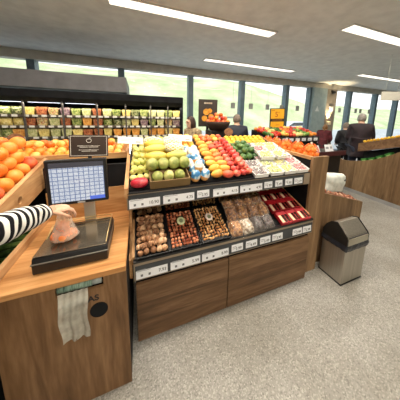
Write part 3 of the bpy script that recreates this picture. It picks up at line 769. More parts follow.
part('hanging_bag', B().grid(sheet, 30, 20), BAGF, t, True, label='thin clear bag hanging off the roll')

# scale
sc = thing('weighing_scale', 'black weighing scale with a glossy plate and a touch screen on a column', 'scale', (-.345, 1.17, .8))
part('body', B().prism([(-.148, .005), (-.148, .052), (-.138, .086), (.138, .086), (.148, .052), (.148, .005)], 'x', -.165, .165), BLACK, sc, bevel=.006)
part('groove', B().box(-.167, .167, -.151, .150, .058, .062), flat('pale groove', (110, 108, 102), .4), sc)
for x in (-.13, .13):
    for y in (-.11, .11): part('foot', B().lathe([(0, 0), (.014, 0), (.014, .008), (0, .008)], 12, (x, y, -.0005)), BLACK, sc)
part('plate', B().box(-.16, .16, -.138, .14, .089, .094), flat('glossy plate', (150, 140, 124), .16, .8), sc, bevel=.002)
WIRE = flat('brass tinted wire', (206, 180, 128), .3, .6)
part('rail', B().tube([(.155, -.12, .094), (.157, .0, .115), (.157, .13, .12), (.06, .134, .122)], .0028, 6), WIRE, sc, True)
part('rail', B().tube([(-.155, -.0, .094), (-.157, .1, .118), (-.1, .134, .122), (.06, .134, .122)], .0028, 6), WIRE, sc, True)
part('rail', B().tube([(-.157, .13, .1), (0, .137, .104), (.157, .13, .1)], .0028, 6), WIRE, sc, True)
part('column', B().box(-.005, .058, .145, .165, .0, .36), flat('aluminium column', (196, 190, 178), .35, .7), sc, bevel=.003)
mo = part('monitor', B().box(-.164, .150, .085, .115, .245, .522), BLACK, sc, bevel=.005)
def screen_mat():
    mt, nt, b = newmat('screen image'); L = nt.links
    tc = nt.nodes.new('ShaderNodeTexCoord'); mp = nt.nodes.new('ShaderNodeMapping'); L.new(tc.outputs['Object'], mp.inputs[0])
    mp.inputs['Rotation'].default_value = (pi/2, 0, 0)
    br = nt.nodes.new('ShaderNodeTexBrick'); br.offset = 0; br.inputs['Scale'].default_value = 1
    br.inputs['Brick Width'].default_value = .0262; br.inputs['Row Height'].default_value = .0235; br.inputs['Mortar Size'].default_value = .0022
    br.inputs['Color1'].default_value = rgba((232, 236, 242)); br.inputs['Color2'].default_value = rgba((216, 222, 234)); br.inputs['Mortar'].default_value = rgba((126, 144, 184))
    L.new(mp.outputs[0], br.inputs['Vector'])
    n = nt.nodes.new('ShaderNodeTexNoise'); n.inputs['Scale'].default_value = 120; L.new(mp.outputs[0], n.inputs['Vector'])
    r = ramp(nt, [(120, 140, 170), (255, 255, 255)], [.36, .46]); L.new(n.outputs['Fac'], r.inputs[0])
    mx = nt.nodes.new('ShaderNodeMix'); mx.data_type = 'RGBA'; mx.blend_type = 'MULTIPLY'; mx.inputs[0].default_value = .5
    L.new(br.outputs['Color'], mx.inputs[6]); L.new(r.outputs[0], mx.inputs[7])
    b.inputs['Base Color'].default_value = (.01, .01, .012, 1); b.inputs['Roughness'].default_value = .2
    L.new(mx.outputs[2], b.inputs['Emission Color']); b.inputs['Emission Strength'].default_value = .85
    return mt
sn = part('screen', B().box(-.143, .132, .0835, .0855, .265, .475), screen_mat(), mo, label='lit blue screen with a grid of product buttons')
part('screen_header', B().box(-.143, .132, .0825, .0856, .475, .505), glow('dark header', (58, 60, 70), .5), mo)
part('screen_button', B().box(.05, .132, .0822, .0836, .265, .287), glow('blue button', (70, 96, 190), .8), mo)
part('maker_plate', B().box(-.018, .022, .083, .0855, .249, .258), flat('silver badge', (190, 190, 188), .4), mo)

# dark sign above the monitor
sg = thing('information_sign', 'dark brown sign with white border and apple emblem above the scale screen', 'sign', (-.292, 1.30, 1.326), rot=(radians(-6), radians(1), 0))
part('board', B().box(-.105, .105, 0, .006, 0, .135), flat('dark brown board', (58, 44, 36), .45), sg, bevel=.001)
WL = flat('cream print', (226, 222, 212), .6)
b = B()
for q in ((-.098, .098, .006, .0085), (-.098, .098, .1265, .129), (-.098, -.0955, .006, .129), (.0955, .098, .006, .129)): b.box(q[0], q[1], -.001, 0, q[2], q[3])
part('border', b, WL, sg)
b = B(); pts = []
for k in range(24):
    a = 2*pi*k/24; r = .0125*(1-.18*max(0, cos(a-pi/2))**6-.12*max(0, cos(a+pi/2))**6)
    pts.append((r*cos(a)*1.05, -.001, .1+r*sin(a)))
b.tube(pts, .0015, 5, close=True).tube([(0, -.001, .11), (.003, -.001, .118)], .0014, 5).ball((.0075, -.001, .117), (.005, .001, .0025), 1)
part('emblem', b, WL, sg)
b = B()
for z, ws in ((.066, (-.062, -.03, .012, .022, .06)), (.058, (-.05, -.01, .0, .05)), (.041, (-.055, -.048, .0, .01, .052)), (.033, (-.04, .005, .012, .042))):
    for a, c in zip(ws[::2], ws[1::2]): b.box(a, c, -.001, 0, z, z+.0038)
    b.box(ws[0], ws[-1], -.001, 0, z+.001, z+.0028)
part('lettering', b, WL, sg, label='illegible lines of cream lettering')
part('stem', B().box(-.01, .01, .008, .014, -.12, .05), BLACK, sg)

# plastic bag of fruit on the plate
bg_ = thing('fruit_bag', 'thin clear bag of orange fruit standing on the scale plate', 'bag', (-.402, 1.125, .8945))
def bagf2(u, v):
    a = 2*pi*u
    rx = .066*(.45+.55*min(1, v*8)) if v < .12 else .066*(1-.76*((v-.12)/.88)**.9); 
    n = noise.noise(Vector((cos(a)*2.2, sin(a)*2.2, v*3)))
    n2 = sin(a*9+v*4)*.05*v
    return (rx*cos(a)*(1+.12*n+n2)+.012*v, rx*.8*sin(a)*(1+.12*n+n2), .003+.205*v)
part('plastic_bag', B().grid(bagf2, 40, 24, True), clear('frosted bag film', (236, 228, 214), .34, .18), bg_, True)
for i, (x, y, z, r) in enumerate(((-.026, -.006, .036, .033), (.028, .004, .036, .033), (.0, -.004, .088, .031), (.004, -.022, .04, .03))):
    part('fruit', B().ball((x, y, z), (r, r, r*.92), 3), var('bagged apricot skin', [(214, 106, 46), (232, 136, 74), (240, 166, 110)], .45, 12), bg_, True)

# ------------------------------------------------------------------ orange crate at the left
cr = thing('orange_crate', 'sloping pale wood crate of oranges with a finger hole in its side board', 'crate', (0, 0, 0))
cu = bpy.data.curves.new('side_board', 'CURVE'); cu.dimensions = '2D'; cu.fill_mode = 'BOTH'; cu.extrude = .013
def spl(pts):
    s = cu.splines.new('POLY'); s.points.add(len(pts)-1); s.use_cyclic_u = True
    for p, (x, y) in zip(s.points, pts): p.co = (x, y, 0, 1)
spl([(.9, 1.075), (1.715, 1.244), (1.74, 1.06), (1.70, 1.055), (.9, .95)])
spl([(1.318+.022*cos(2*pi*k/20), 1.083+.022*sin(2*pi*k/20)) for k in range(20)])
to = bpy.data.objects.new('tmp', cu); COL.objects.link(to)
me = bpy.data.meshes.new_from_object(to.evaluated_get(bpy.context.evaluated_depsgraph_get())); bpy.data.objects.remove(to)
me.transform(Matrix(((0, 0, 1, -.673), (1, 0, 0, 0), (0, 1, 0, 0), (0, 0, 0, 1)))); me.materials.clear()
link('side_board', me, OAK_Y, cr)
part('back_board', B().box(-1.6, -.686, 1.72, 1.74, 1.06, 1.25), OAK_X, cr)
part('front_board', B().box(-1.6, -.686, .9, .92, .96, 1.08), OAK_X, cr)
part('bottom', B().prism([(.92, 1.045), (1.72, 1.205), (1.72, 1.19), (.92, 1.03)], 'x', -1.6, -.686), OAK_X, cr)
OM = [apple_mesh(.045, .08, i+21, 18, .96) for i in range(3)]
q = 0
for lay in range(2):
    for j in range(8-lay):
        for i in range(5-lay):
            x = -.735-.09*i-.045*lay; y = .97+.093*j+.046*lay
            mt = REDOR if (i >= 1 and j < 6) or q % 4 == 3 else ORANGE
            put('orange', OM[q % 3], mt, (x+U(-.004, .004), y, 1.0+.2*(y-.92)+.09+.066*lay+.014*(i > 0)), rr3(), '%s in the sloping crate, %s layer, %s, %s from crate side' % ('red-orange orange' if mt is REDOR else 'bright orange', ('lower', 'upper')[lay], FRONT(j), ORD[i]), 'orange', 'oranges in the sloping crate'); q += 1
for i in range(3):
    for j in range(4):
        y = 1.36+.1*j; put('orange', OM[(i+j) % 3], REDOR if i == 2 else ORANGE, (-.80-.09*i, y, 1.0+.2*(y-.92)+.225), rr3(), 'orange topping the sloping crate heap, %s, %s from crate side' % (FRONT(j), ORD[i]), 'orange', 'top of the orange heap')
# dark lower bin with cucumbers
lb = thing('lower_bin', 'dark lower bin of cucumbers under the orange crate', 'bin', (0, 0, 0))
part('body', B().box(-1.6, -.67, .8, 1.95, 0, .70), BLACKM, lb)
part('back_wall', B().box(-1.6, -.67, 1.93, 1.95, .70, 1.05), BLACKM, lb)
CU = oval_mesh(.10, .022, .022, bumps=.04, seed=6)
CUM = var('cucumber skin', [(34, 62, 24), (62, 94, 40), (110, 136, 70)], .4, 30, objvar=.3)
for j in range(9):
    for i in range(2):
        put('cucumber', CU, CUM, (-.79-.21*i, 1.0+.075*j, .724), (U(-1, 1), 0, U(-.2, .2)), 'dark green cucumber in the lower bin, %s, %s' % (FRONT(j), ('near the counter', 'far from the counter')[i]), 'cucumber', 'cucumbers in the lower bin')
# crate of oranges on the ledge behind the screen
lc = thing('ledge_crate', 'long low pale wood crate of oranges behind the scale and its sign', 'crate', (0, 0, 0))
part('front_board', B().box(-.98, -.1, 1.75, 1.77, 1.205, 1.255), OAK_X, lc, bevel=.002)
part('back_board', B().box(-.98, -.1, 2.12, 2.14, 1.2, 1.29), OAK_X, lc)
for x in (-.98, -.118): part('end_board', B().box(x, x+.018, 1.77, 2.12, 1.2, 1.26), OAK_Y, lc)
part('bottom', B().box(-.98, -.1, 1.77, 2.12, 1.2, 1.21), OAK_X, lc)
part('pedestal', B().box(-.97, -.11, 1.96, 2.1, 0, 1.2), BLACKM, lc)
OS = [apple_mesh(.034, .08, i+31, 16, .95) for i in range(2)]
for j in range(4):
    for i in range(11):
        put('orange', OS[(i+j) % 2], PEACH if (i+j) % 3 else ORANGE, (-.92+.074*i+U(-.004, .004), 1.815+.075*j, 1.246+.02*(j > 0)), rr3(), 'small yellow-orange orange in the ledge crate, %s, %s' % (FRONT(j), nth(i, 11)), 'orange', 'oranges in the ledge crate')
for j in range(2):
    for i in range(9):
        put('orange', OS[(i+j) % 2], PEACH if (i+j) % 2 else ORANGE, (-.86+.076*i, 1.91+.09*j, 1.318), rr3(), 'small yellow-orange orange heaped in the ledge crate, upper %s, %s' % (FRONT(j), nth(i, 9)), 'orange', 'heaped oranges in the ledge crate')
# price boards on sticks
def paddle(loc, label, rz=0., h=.18, k_=1.):
    t = thing('wooden_plaque', label, 'plaque', loc, rot=(-.1, 0, rz)); t.scale = (k_, k_, k_)
    b = B().prism([(.09*cos(a)*(1-.12*sin(a)), .075*sin(a)) for a in [2*pi*k/24 for k in range(24)]], 'y', -.006, .006)
    part('board', b, var('brown bark board', [(96, 62, 40), (128, 88, 60), (150, 110, 80)], .7, 30, voro=False), t, bevel=.002)
    part('stake', B().box(-.006, .006, .007, .015, -h, .02), OAK_X, t)
paddle((-.925, 1.9, 1.372), 'rounded brown wood plaque standing over the oranges at the far left', .2, .26, .62)
paddle((1.0, 1.925, 1.41), 'rounded brown wood plaque behind the fruit tier near the person in dark jacket', -.2, .14, .58)
def sale_sign(loc, w, h, label, rz, ry=0.):
    t = thing('price_sign', label, 'price sign', loc, rot=(-.35, ry, rz), group='white price signs on stands')
    part('card', B().box(-w/2, w/2, -.001, .002, 0, h), CARD, t, bevel=.0005)
    part('lettering', B().box(w*.2, w*.4, -.0016, -.001, h*.2, h*.4).box(-w*.4, w*.1, -.0016, -.001, h*.6, h*.66).box(-w*.4, -w*.05, -.0016, -.001, h*.4, h*.45), flat('pink grey print', (186, 170, 172), .6), t)
    part('stand', B().box(-.006, .006, .003, .012, -.15, .03), CHROME, t)
sale_sign((-.068, 1.71, 1.335), .205, .062, 'white price sign on a stand behind the yellow-green apples', .05, radians(5))
sale_sign((.375, 1.71, 1.35), .235, .058, 'white price sign on a stand behind the melons', .05, radians(6))
#@@PART5
# ------------------------------------------------------------------ bagged oranges at the right of the display
t = thing('orange_stand', 'brown wood stand behind the partition carrying net bags of oranges', 'display stand', (1.54, 1.24, 0))
part('body', B().box(0, .222, 0, 1.0, 0, 1.165), WAL_Z, t)
part('top_board', B().box(-.003, .225, -.005, 1.0, 1.165, 1.19), OAK_Y, t, bevel=.002)
part('side_rail', B().box(-.004, .012, -.005, 1.0, 1.19, 1.225), OAK_Y, t)
def orange_lumps(seed):
    rnd = random.Random(seed); b = B()
    for lay, n, r in ((.032, 5, .044), (.078, 4, .03), (.102, 1, 0)):
        for k in range(n):
            a = 2*pi*k/n+rnd.random()*.4; b.ball((r*cos(a)*1.05, r*sin(a), lay), .033, 2)
    return b.mesh('oranges', True)
def net_shape():
    b = B()
    prof = lambda v: .084*sqrt(max(.02, sin(pi*min(1, .14+.8*v))))*(1-.25*v)
    for sgn in (1, -1):
        for k in range(14):
            b.tube([(prof(v)*cos(2*pi*k/14+sgn*v*1.6)*1.05, prof(v)*sin(2*pi*k/14+sgn*v*1.6), .002+.142*v) for v in [q/9 for q in range(10)]], .0016, 3)
    return b.mesh('net')
OLM = [orange_lumps(i) for i in range(2)]; NETM = net_shape(); NETC = flat('orange net', (232, 112, 30), .6)
NOR = var('netted orange peel', [(214, 110, 30), (238, 140, 48), (246, 170, 84)], .45, 16)
for j in range(5):
    for i in range(1):
        t = thing('orange_bag', 'orange net bag of oranges on the brown stand, %s' % FRONT(j), 'orange bag', (1.656, 1.35+.168*j, 1.1905), group='net bags of oranges', rotz=U(0, 6))
        f = link('oranges', OLM[(i+j) % 2], NOR, t); f['kind'] = 'stuff'
        link('net', NETM, NETC, t)
        part('closing_tag', B().box(-.012, .012, -.002, .002, .138, .16), flat('white tag', (228, 224, 214), .5), t)

# ------------------------------------------------------------------ second produce row behind
t = thing('produce_row', 'dark produce stand with a card rail behind the orange bags and before the windows', 'display stand', (0, 0, 0))
part('body', B().box(2.12, 3.36, 2.62, 3.1, 0, 1.16), BLACKM, t)
part('rail', B().box(2.1, 3.38, 2.595, 2.62, 1.13, 1.225), flat('dark rail', (44, 42, 44), .4), t)
part('bed', B().prism([(2.62, 1.16), (2.62, 1.2), (3.1, 1.33), (3.1, 1.16)], 'x', 2.12, 3.36), BLACKM, t)
for i in range(8):
    x = 2.14+.155*i
    tc = thing('price_card', 'small pale price card on the rail of the produce row behind, %s' % nth(i, 8), 'price card', (x, 2.592, 1.15), group='price cards on the produce row behind')
    part('card', B().box(0, .1, -.003, .002, 0, .055), CARD, tc)
    part('small_print', B().box(.012, .06, -.0036, -.003, .018, .026), GREYINK, tc)
PEP = var('green pepper skin', [(50, 96, 34), (92, 140, 54), (150, 176, 90)], .35, 12, objvar=.4)
TOM = var('red tomato skin', [(176, 40, 26), (214, 66, 42), (226, 110, 74)], .3, 12, objvar=.3)
CORN = var('pale yellow skin', [(214, 196, 110), (236, 220, 150)], .5, 20, objvar=.3)
kinds = [('pepper', PEP, 'green pepper'), ('tomato', TOM, 'red tomato'), ('orange', PEACH, 'yellow-orange orange'), ('tomato', TOM, 'red tomato'), ('onion', CORN, 'pale yellow onion'), ('pepper', PEP, 'green pepper'), ('orange', ORANGE, 'bright orange'), ('tomato', TOM, 'red tomato')]
PR = [apple_mesh(.042, .25, i+41, 14) for i in range(3)]
for j in range(5):
    for i in range(14):
        kd, mt, w_ = kinds[((i//2)+(j//2)*3) % 8]
        y = 2.67+.088*j
        put(kd, PR[(i+j) % 3], mt, (2.17+.088*i+U(-.006, .006), y, 1.2+.27*(y-2.62)+.036+U(0, .03)), t1rot(), '%s on the far produce row, %s, %s' % (w_, FRONT(j), nth(i, 14)), kd, 'produce on the row before the windows')

# yellow price sign
YEL = flat('yellow sign board', (240, 178, 36), .5)
t = thing('yellow_sign', 'tall yellow price sign with dark band standing behind the produce row', 'sign', (2.77, 3.125, 1.30), rot=(0, radians(-2), radians(-12)))
part('board', B().box(-.165, .165, 0, .02, 0, .47), flat('dark sign edge', (56, 46, 34), .5), t, bevel=.003)
part('upper_field', B().box(-.148, .148, -.004, 0, .255, .455), YEL, t)
part('lower_field', B().box(-.148, .148, -.004, 0, .015, .195), YEL, t)
text('price', "5'", .15, flat('red brown ink', (176, 60, 26), .5), t, (-.06, -.005, .295), (pi/2, 0, 0))
part('lettering', B().box(-.11, .11, -.003, 0, .222, .232).box(-.13, -.06, -.006, -.004, .425, .437).box(-.03, .05, -.006, -.004, .12, .128), flat('amber ink', (190, 120, 40), .5), t)
part('stake', B().box(-.012, .012, .02, .04, -1.30, .3), BLACK, t)

# orange fruit poster and basket stand
t = thing('fruit_poster', 'dark poster with orange halves standing behind the basket of red fruit', 'poster', (1.13, 2.97, 1.40), rot=(0, 0, radians(-6)))
part('board', B().box(-.165, .165, 0, .015, 0, .46), flat('dark poster', (58, 50, 44), .5), t)
b = B()
for x, z, r in ((-.03, .25, .055), (.055, .17, .05), (-.06, .14, .05), (.03, .27, .04)): b.tube([(x, -.004, z), (x, .0, z)], r, 20)
part('printed_fruit', b, var('printed orange', [(220, 140, 30), (244, 186, 70)], .5, 30), t)
b = B()
for x0, x1 in ((-.07, -.03), (-.025, .0), (.005, .03), (.035, .07)): b.box(x0, x1, -.003, 0, .385, .41)
part('lettering', b, flat('cream poster print', (196, 184, 160), .5), t)
part('leg', B().box(-.02, .02, .015, .04, -1.4, .3), BLACK, t)
t = thing('basket_stand', 'tall black stepped stand holding a basket of red fruit', 'display stand', (1.2, 2.7, 0))
part('column', B().box(-.16, .16, -.1, .14, 0, 1.36), BLACK, t, bevel=.01)
part('step', B().box(-.19, .19, -.14, .0, 0, 1.25), BLACK, t, bevel=.01)
part('basket', B().lathe([(.0, 1.36), (.13, 1.36), (.19, 1.46), (.2, 1.5), (.185, 1.5), (.12, 1.375), (0, 1.375)], 24), flat('dark wicker', (58, 40, 30), .7), t, True)
part('white_plate', B().box(-.15, -.09, -.146, -.14, 1.13, 1.22), flat('grey white notice', (186, 186, 182), .5), t)
q = 0
for lay, n, r in ((1.5, 11, .14), (1.505, 6, .07), (1.555, 7, .10), (1.605, 3, .04)):
    for k_ in range(n):
        a = 2*pi*k_/n+lay*9
        put('apple', PR[q % 3], (TOM, REDOR, ORANGE)[q % 3], (1.2+r*cos(a)*1.15, 2.7+r*sin(a), lay), t1rot(), 'red-orange apple heaped in the basket on the black stand', 'apple', 'red fruit heaped in the basket', .88); q += 1

# black stand with papers behind the partition
t = thing('paper_stand', 'low black stand with white papers behind the brown partition', 'stand', (3.1, 2.3, 0))
part('body', B().box(-.4, .3, -.15, .2, 0, .98), BLACK, t, bevel=.01)
part('shelf', B().box(-.4, .3, -.22, .2, .98, 1.0), BLACK, t)
part('front_lip', B().box(-.4, .3, -.225, -.215, .96, 1.04), flat('maroon lip', (70, 30, 34), .5), t)
for i, (x, z, r) in enumerate(((-.2, 1.06, .2), (.05, 1.05, -.3), (.18, 1.06, .1))):
    t2 = thing('leaflet', 'white leaflet propped on the low black stand, %s of three' % nth(i, 3), 'leaflet', (3.1+x, 2.2+.02*i, 1.0005), rot=(-.4, 0, r), group='leaflets on the black stand')
    part('sheet', B().box(-.05, .05, 0, .003, 0, .13), CARD, t2); part('print', B().box(-.035, .02, -.001, 0, .05, .09), GREYINK, t2)

# ------------------------------------------------------------------ wavy-topped wood wall and its shelf at the right
prof = [(.6, 1.55), (1.2, 1.30), (1.55, 1.14), (1.762, 1.028), (1.956, .893), (2.148, .788), (2.35, .718), (2.55, .672), (2.66, .66), (2.78, .675), (2.9, .692), (3.07, .691), (3.45, .70)]
t = thing('display_side_wall', 'long brown wood counter side with a wavy top edge at the right', 'counter', (0, 0, 0))
part('side_boards', B().prism([(.6, 0)]+prof+[(3.45, 0)], 'x', 4.33, 4.365), WAL_Z2, t)
part('plinth', B().box(4.322, 4.33, .6, 3.45, 0, .07), flat('grey plinth', (150, 150, 150), .5), t)
part('inner_bed', B().prism([(y, z-.06) for y, z in prof[:11]]+[(2.9, .4), (.6, .4)], 'x', 4.366, 4.46), BLACKM, t)
part('upper_shelf', B().prism([(2.43, .905), (2.435, 1.08), (1.8, 1.285), (1.1, 1.42), (1.1, 1.24), (1.775, 1.115)], 'x', 4.34, 4.56), WAL_X, t, bevel=.004)
part('shelf_back', B().prism([(1.1, .4), (1.1, 1.24), (1.775, 1.115), (2.4, .9), (2.4, .4)], 'x', 4.5, 4.53), BLACKM, t)
GB = flat('green box', (54, 120, 48), .5)
for i in range(4):
    y = 1.90+.13*i
    a = next(k_ for k_ in range(len(prof)-1) if prof[k_][0] <= y <= prof[k_+1][0]); (ya, za), (yb, zb) = prof[a], prof[a+1]
    zb_ = za+(zb-za)*(y-ya)/(yb-ya)-.055
    t = thing('green_box', 'small green box under the wood shelf at the right, %s' % (('nearest of four', 'second nearest of four', 'third nearest of four', 'farthest of four')[i]), 'box', (4.43, y, zb_), group='green boxes under the shelf', rot=(-.55+.08*i, 0, 0))
    part('carton', B().box(-.06, .06, -.05, .05, 0, .10), GB, t, bevel=.003)
    part('label_patch', B().box(-.0615, -.06, -.03, .03, .03, .07), flat('pale green patch', (140, 180, 110), .5), t)
for i in range(22):
    y = 1.25+.053*i
    zz = 1.42-(y-1.1)*.193 if y < 1.8 else 1.285-(y-1.8)*.323
    put('lemon', LM, LEMON, (4.42+U(-.03, .03), y, zz+.024), (U(-.3, .3), .3, U(-.4, .4)), 'yellow lemon along the top of the raised wood shelf, %s from near end' % ORD[i], 'lemon', 'lemons on the right wood shelf')
GAR = flat('pale garlic', (206, 196, 176), .6)
for i in range(16):
    y = 2.1+.048*i
    a = next(k_ for k_ in range(len(prof)-1) if prof[k_][0] <= y <= prof[k_+1][0]); (ya, za), (yb, zb) = prof[a], prof[a+1]
    put('garlic_bulb', PR[i % 3], GAR, (4.41, y, za+(zb-za)*(y-ya)/(yb-ya)-.035+U(-.002, .01)), t1rot(), 'pale garlic bulb in the row along the wavy wood edge', 'garlic', 'row of garlic bulbs', .6)

# ------------------------------------------------------------------ sack bin at the right of the display
nb = thing('nut_bin', 'brown wood bin with a slanting top behind the steel waste bin', 'bin', (1.775, 1.25, 0))
part('front_board', B().prism([(0, 0), (0, .825), (.70, .62), (.70, 0)], 'y', 0, .025), WAL_Z2, nb)
part('back_board', B().prism([(0, 0), (0, .85), (.70, .64), (.70, 0)], 'y', .45, .475), WAL_Z2, nb)
part('side_board', B().box(0, .025, .025, .45, 0, .825), WAL_Z2, nb)
part('side_board', B().box(.675, .70, .025, .45, 0, .62), WAL_Z2, nb)
part('inner_bed', B().prism([(.026, .5), (.026, .775), (.674, .585), (.674, .5)], 'y', .026, .449), BLACKM, nb)
PINK = var('pink brown nut shell', [(112, 58, 40), (164, 104, 78), (208, 164, 136)], .6, 40, objvar=.5)
for lay in range(2):
    for j in range(8-lay):
        for i in range(16-lay):
            x = .05+.0395*(i+.5*lay); y = .05+.05*(j+.5*lay)
            if .12 < x < .56 and y > .16: continue
            put('shallot', NM['almond'][i % 2], PINK, (1.775+x+U(-.006, .006), 1.25+y+U(-.006, .006), .79-.293*x+.016+.025*lay), rr3(), 'small pink-brown shallot loose in the slanting wood bin by the waste bin', 'shallot', 'shallots in the slanting bin', 1.75)
sk = thing('sack', 'white printed sack slumped over the shallots in the slanting wood bin', 'sack', (2.15, 1.45, .735), rot=(radians(8), radians(8), .1))
def sackf(u, v):
    a = 2*pi*u; e = (abs(cos(a))**.5*(1 if cos(a) > 0 else -1), abs(sin(a))**.5*(1 if sin(a) > 0 else -1))
    s_ = 1-.35*max(0, v-.6)/.4 if v < .97 else .2
    n = 1+.1*noise.noise(Vector((e[0]*1.5, e[1]*1.5, v*3)))
    return (.2*e[0]*n*(1-.08*v), .08*e[1]*s_*n, .01+.2*v)
b = B().grid(sackf, 36, 16, True)
bmesh.ops.holes_fill(b.bm, edges=[e for e in b.bm.edges if e.is_boundary])
part('cloth', b, var('white woven sack', [(186, 192, 186), (214, 218, 210), (226, 228, 220)], .75, 14, bump=.2), sk, True)
part('print', B().ball((.13, -.07, .155), (.026, .004, .014), 2), flat('dark print', (84, 82, 80), .6), sk, label='small dark printed mark')

# ------------------------------------------------------------------ steel waste bin
wbin = thing('waste_bin', 'brushed steel waste bin with hooded swing lid and black liner on the floor', 'waste bin', (1.768, .957, 0))
BW, BD = .311, .235
part('base', B().box(.0, BW, 0, BD, 0, .012), BLACK, wbin)
part('body', B().box(.002, BW-.002, .002, BD-.002, .012, .415), STEEL, wbin, bevel=.006)
LIN = var('black bin liner', [(22, 24, 30), (44, 48, 58)], .3, 18, bump=.6)
def linerf(u, v):
    p = u*4; k_ = int(p) % 4; f = p-int(p)
    c = [(0, 0), (BW, 0), (BW, BD), (0, BD)]; x0, y0 = c[k_]; x1, y1 = c[(k_+1) % 4]
    x, y = x0+(x1-x0)*f, y0+(y1-y0)*f
    n = noise.noise(Vector((x*25, y*25, v*2)))
    g = .006+.004*n+.004*(1-abs(2*v-1)); cx, cy = BW/2, BD/2
    return (x+(x-cx)/cx*g, y+(y-cy)/cy*g, .365+.06*v+(.012*n if v < .01 else 0))
part('liner', B().grid(linerf, 64, 6, True), LIN, wbin, True)
lidp = [(BD, .415), (BD, .47), (.205, .535), (.16, .582), (.11, .60), (.012, .505), (.0, .48), (.0, .415)]
lid = part('lid', B().prism(lidp, 'x', .004, BW-.004), STEEL, wbin, bevel=.004)
side = [(BD+.002, .413), (BD+.002, .473), (.207, .54), (.162, .588), (.109, .606), (.008, .508), (-.003, .482), (-.003, .413)]
for x in (-.002, BW-.010): part('lid_cheek', B().prism(side, 'x', x, x+.012), flat('dark lid side', (40, 38, 36), .35, .4), wbin, label='dark side cheek of the lid')
ang = atan2(.095, .098)
fl = part('flap', B().box(.02, BW-.02, .0, .125, -.001, .004), STEEL, wbin, bevel=.002, loc=(0, .018, .512), rot=(ang, 0, 0))
part('flap_gap', B().box(.014, BW-.014, -.006, -.002, .5, .507), BLACK, wbin)
part('front_lip', B().box(.012, BW-.012, -.006, .0, .425, .49), var('bright steel', [(190, 184, 168), (214, 208, 192)], .3, 3, 1.0), wbin, bevel=.002)
#@@PART6
# ------------------------------------------------------------------ people
def skinned(joints, bones, sub=2):
    """joints: name -> (xyz, radius or (rx, ry)); first joint is the root"""
    names = list(joints); me = bpy.data.meshes.new('skin')
    me.from_pydata([joints[n][0] for n in names], [(names.index(a), names.index(c)) for a, c in bones], [])
    o = bpy.data.objects.new('tmp', me); COL.objects.link(o)
    md = o.modifiers.new('skin', 'SKIN'); md.use_smooth_shade = True
    for i, n in enumerate(names):
        r = joints[n][1]; sv = me.skin_vertices[0].data[i]
        sv.radius = (r, r) if not isinstance(r, tuple) else r; sv.use_root = (i == 0)
    ms = o.modifiers.new('sub', 'SUBSURF'); ms.levels = sub; ms.render_levels = sub
    out = bpy.data.meshes.new_from_object(o.evaluated_get(bpy.context.evaluated_depsgraph_get()))
    bpy.data.objects.remove(o); return out
def fused(meshes, balls, voxel=.011, smooth=6):
    bm = bmesh.new()
    for me in meshes: bm.from_mesh(me)
    for c, r, rot in balls:
        bmesh.ops.create_icosphere(bm, subdivisions=3, radius=1, matrix=Matrix.Translation(Vector(c)) @ (rot or Matrix()) @ Matrix.Diagonal((*r, 1)))
    me = bpy.data.meshes.new('fused'); bm.to_mesh(me); bm.free()
    o = bpy.data.objects.new('tmp', me); COL.objects.link(o)
    md = o.modifiers.new('r', 'REMESH'); md.mode = 'VOXEL'; md.voxel_size = voxel; md.use_smooth_shade = True
    s_ = o.modifiers.new('s', 'SMOOTH'); s_.iterations = smooth; s_.factor = .5
    out = bpy.data.meshes.new_from_object(o.evaluated_get(bpy.context.evaluated_depsgraph_get()))
    bpy.data.objects.remove(o)
    for p in out.polygons: p.use_smooth = True
    return out
def hand_mesh(wrist, d, n, side, curl=.5, sc=1.):
    """palm with four unequal bent fingers and a thumb; d along the hand, n out of its back, side: thumb on +side"""
    d = Vector(d).normalized(); n = Vector(n); n = (n-d*n.dot(d)).normalized(); s_ = d.cross(n)*side
    w = Vector(wrist)
    J = {'w': (w, (.021*sc, .026*sc)), 'p': (w+d*.045*sc, .024*sc), 'k': (w+d*.078*sc, .020*sc)}
    me0 = None
    b = B()
    rot = Matrix((s_, d, n)).transposed().to_4x4()
    mx = Matrix.Translation(w+d*.05*sc) @ rot @ Matrix.Diagonal((.04*sc, .052*sc, .016*sc, 1))
    bmesh.ops.create_icosphere(b.bm, subdivisions=3, radius=1, matrix=mx)
    b.tube([w-d*.03*sc, w, w+d*.03*sc], [.026*sc, .024*sc, .026*sc], 12)
    for k_, (ln, off) in enumerate(((.9, .029), (1.0, .0105), (.95, -.009), (.76, -.027))):
        p = w+d*(.083-.004*abs(k_-1))*sc+s_*off*sc; pts = [p-d*.02*sc, p]; a = curl*.5; rs = [.0095*sc, .0096*sc]
        for q, L in enumerate((.038, .024, .02)):
            a += curl*(.55 if q else .3)
            p = p+(d*cos(a)-n*sin(a))*L*ln*sc; pts.append(p); rs.append((.0086, .0078, .0062)[q]*sc)
        b.tube(pts, rs, 8); b.ball(pts[-1], .0064*sc, 1)
    p = w+d*.022*sc+s_*.026*sc; pts = [p]; rs = [.012*sc]
    for L, dd in ((.034, s_*.62+d*.7-n*.25), (.028, d*.85+s_*.1-n*.5*(.5+curl)), (.02, d*.85-s_*.15-n*.5*(.5+curl))):
        p = p+dd.normalized()*L*sc; pts.append(p); rs.append(.0098*sc-.0008*len(pts))
    b.tube(pts, rs, 8); b.ball(pts[-1], .0075*sc, 1)
    return b.mesh('hand', True)
SKIN = var('light skin', [(206, 158, 130), (222, 178, 150), (232, 192, 166)], .5, 14)
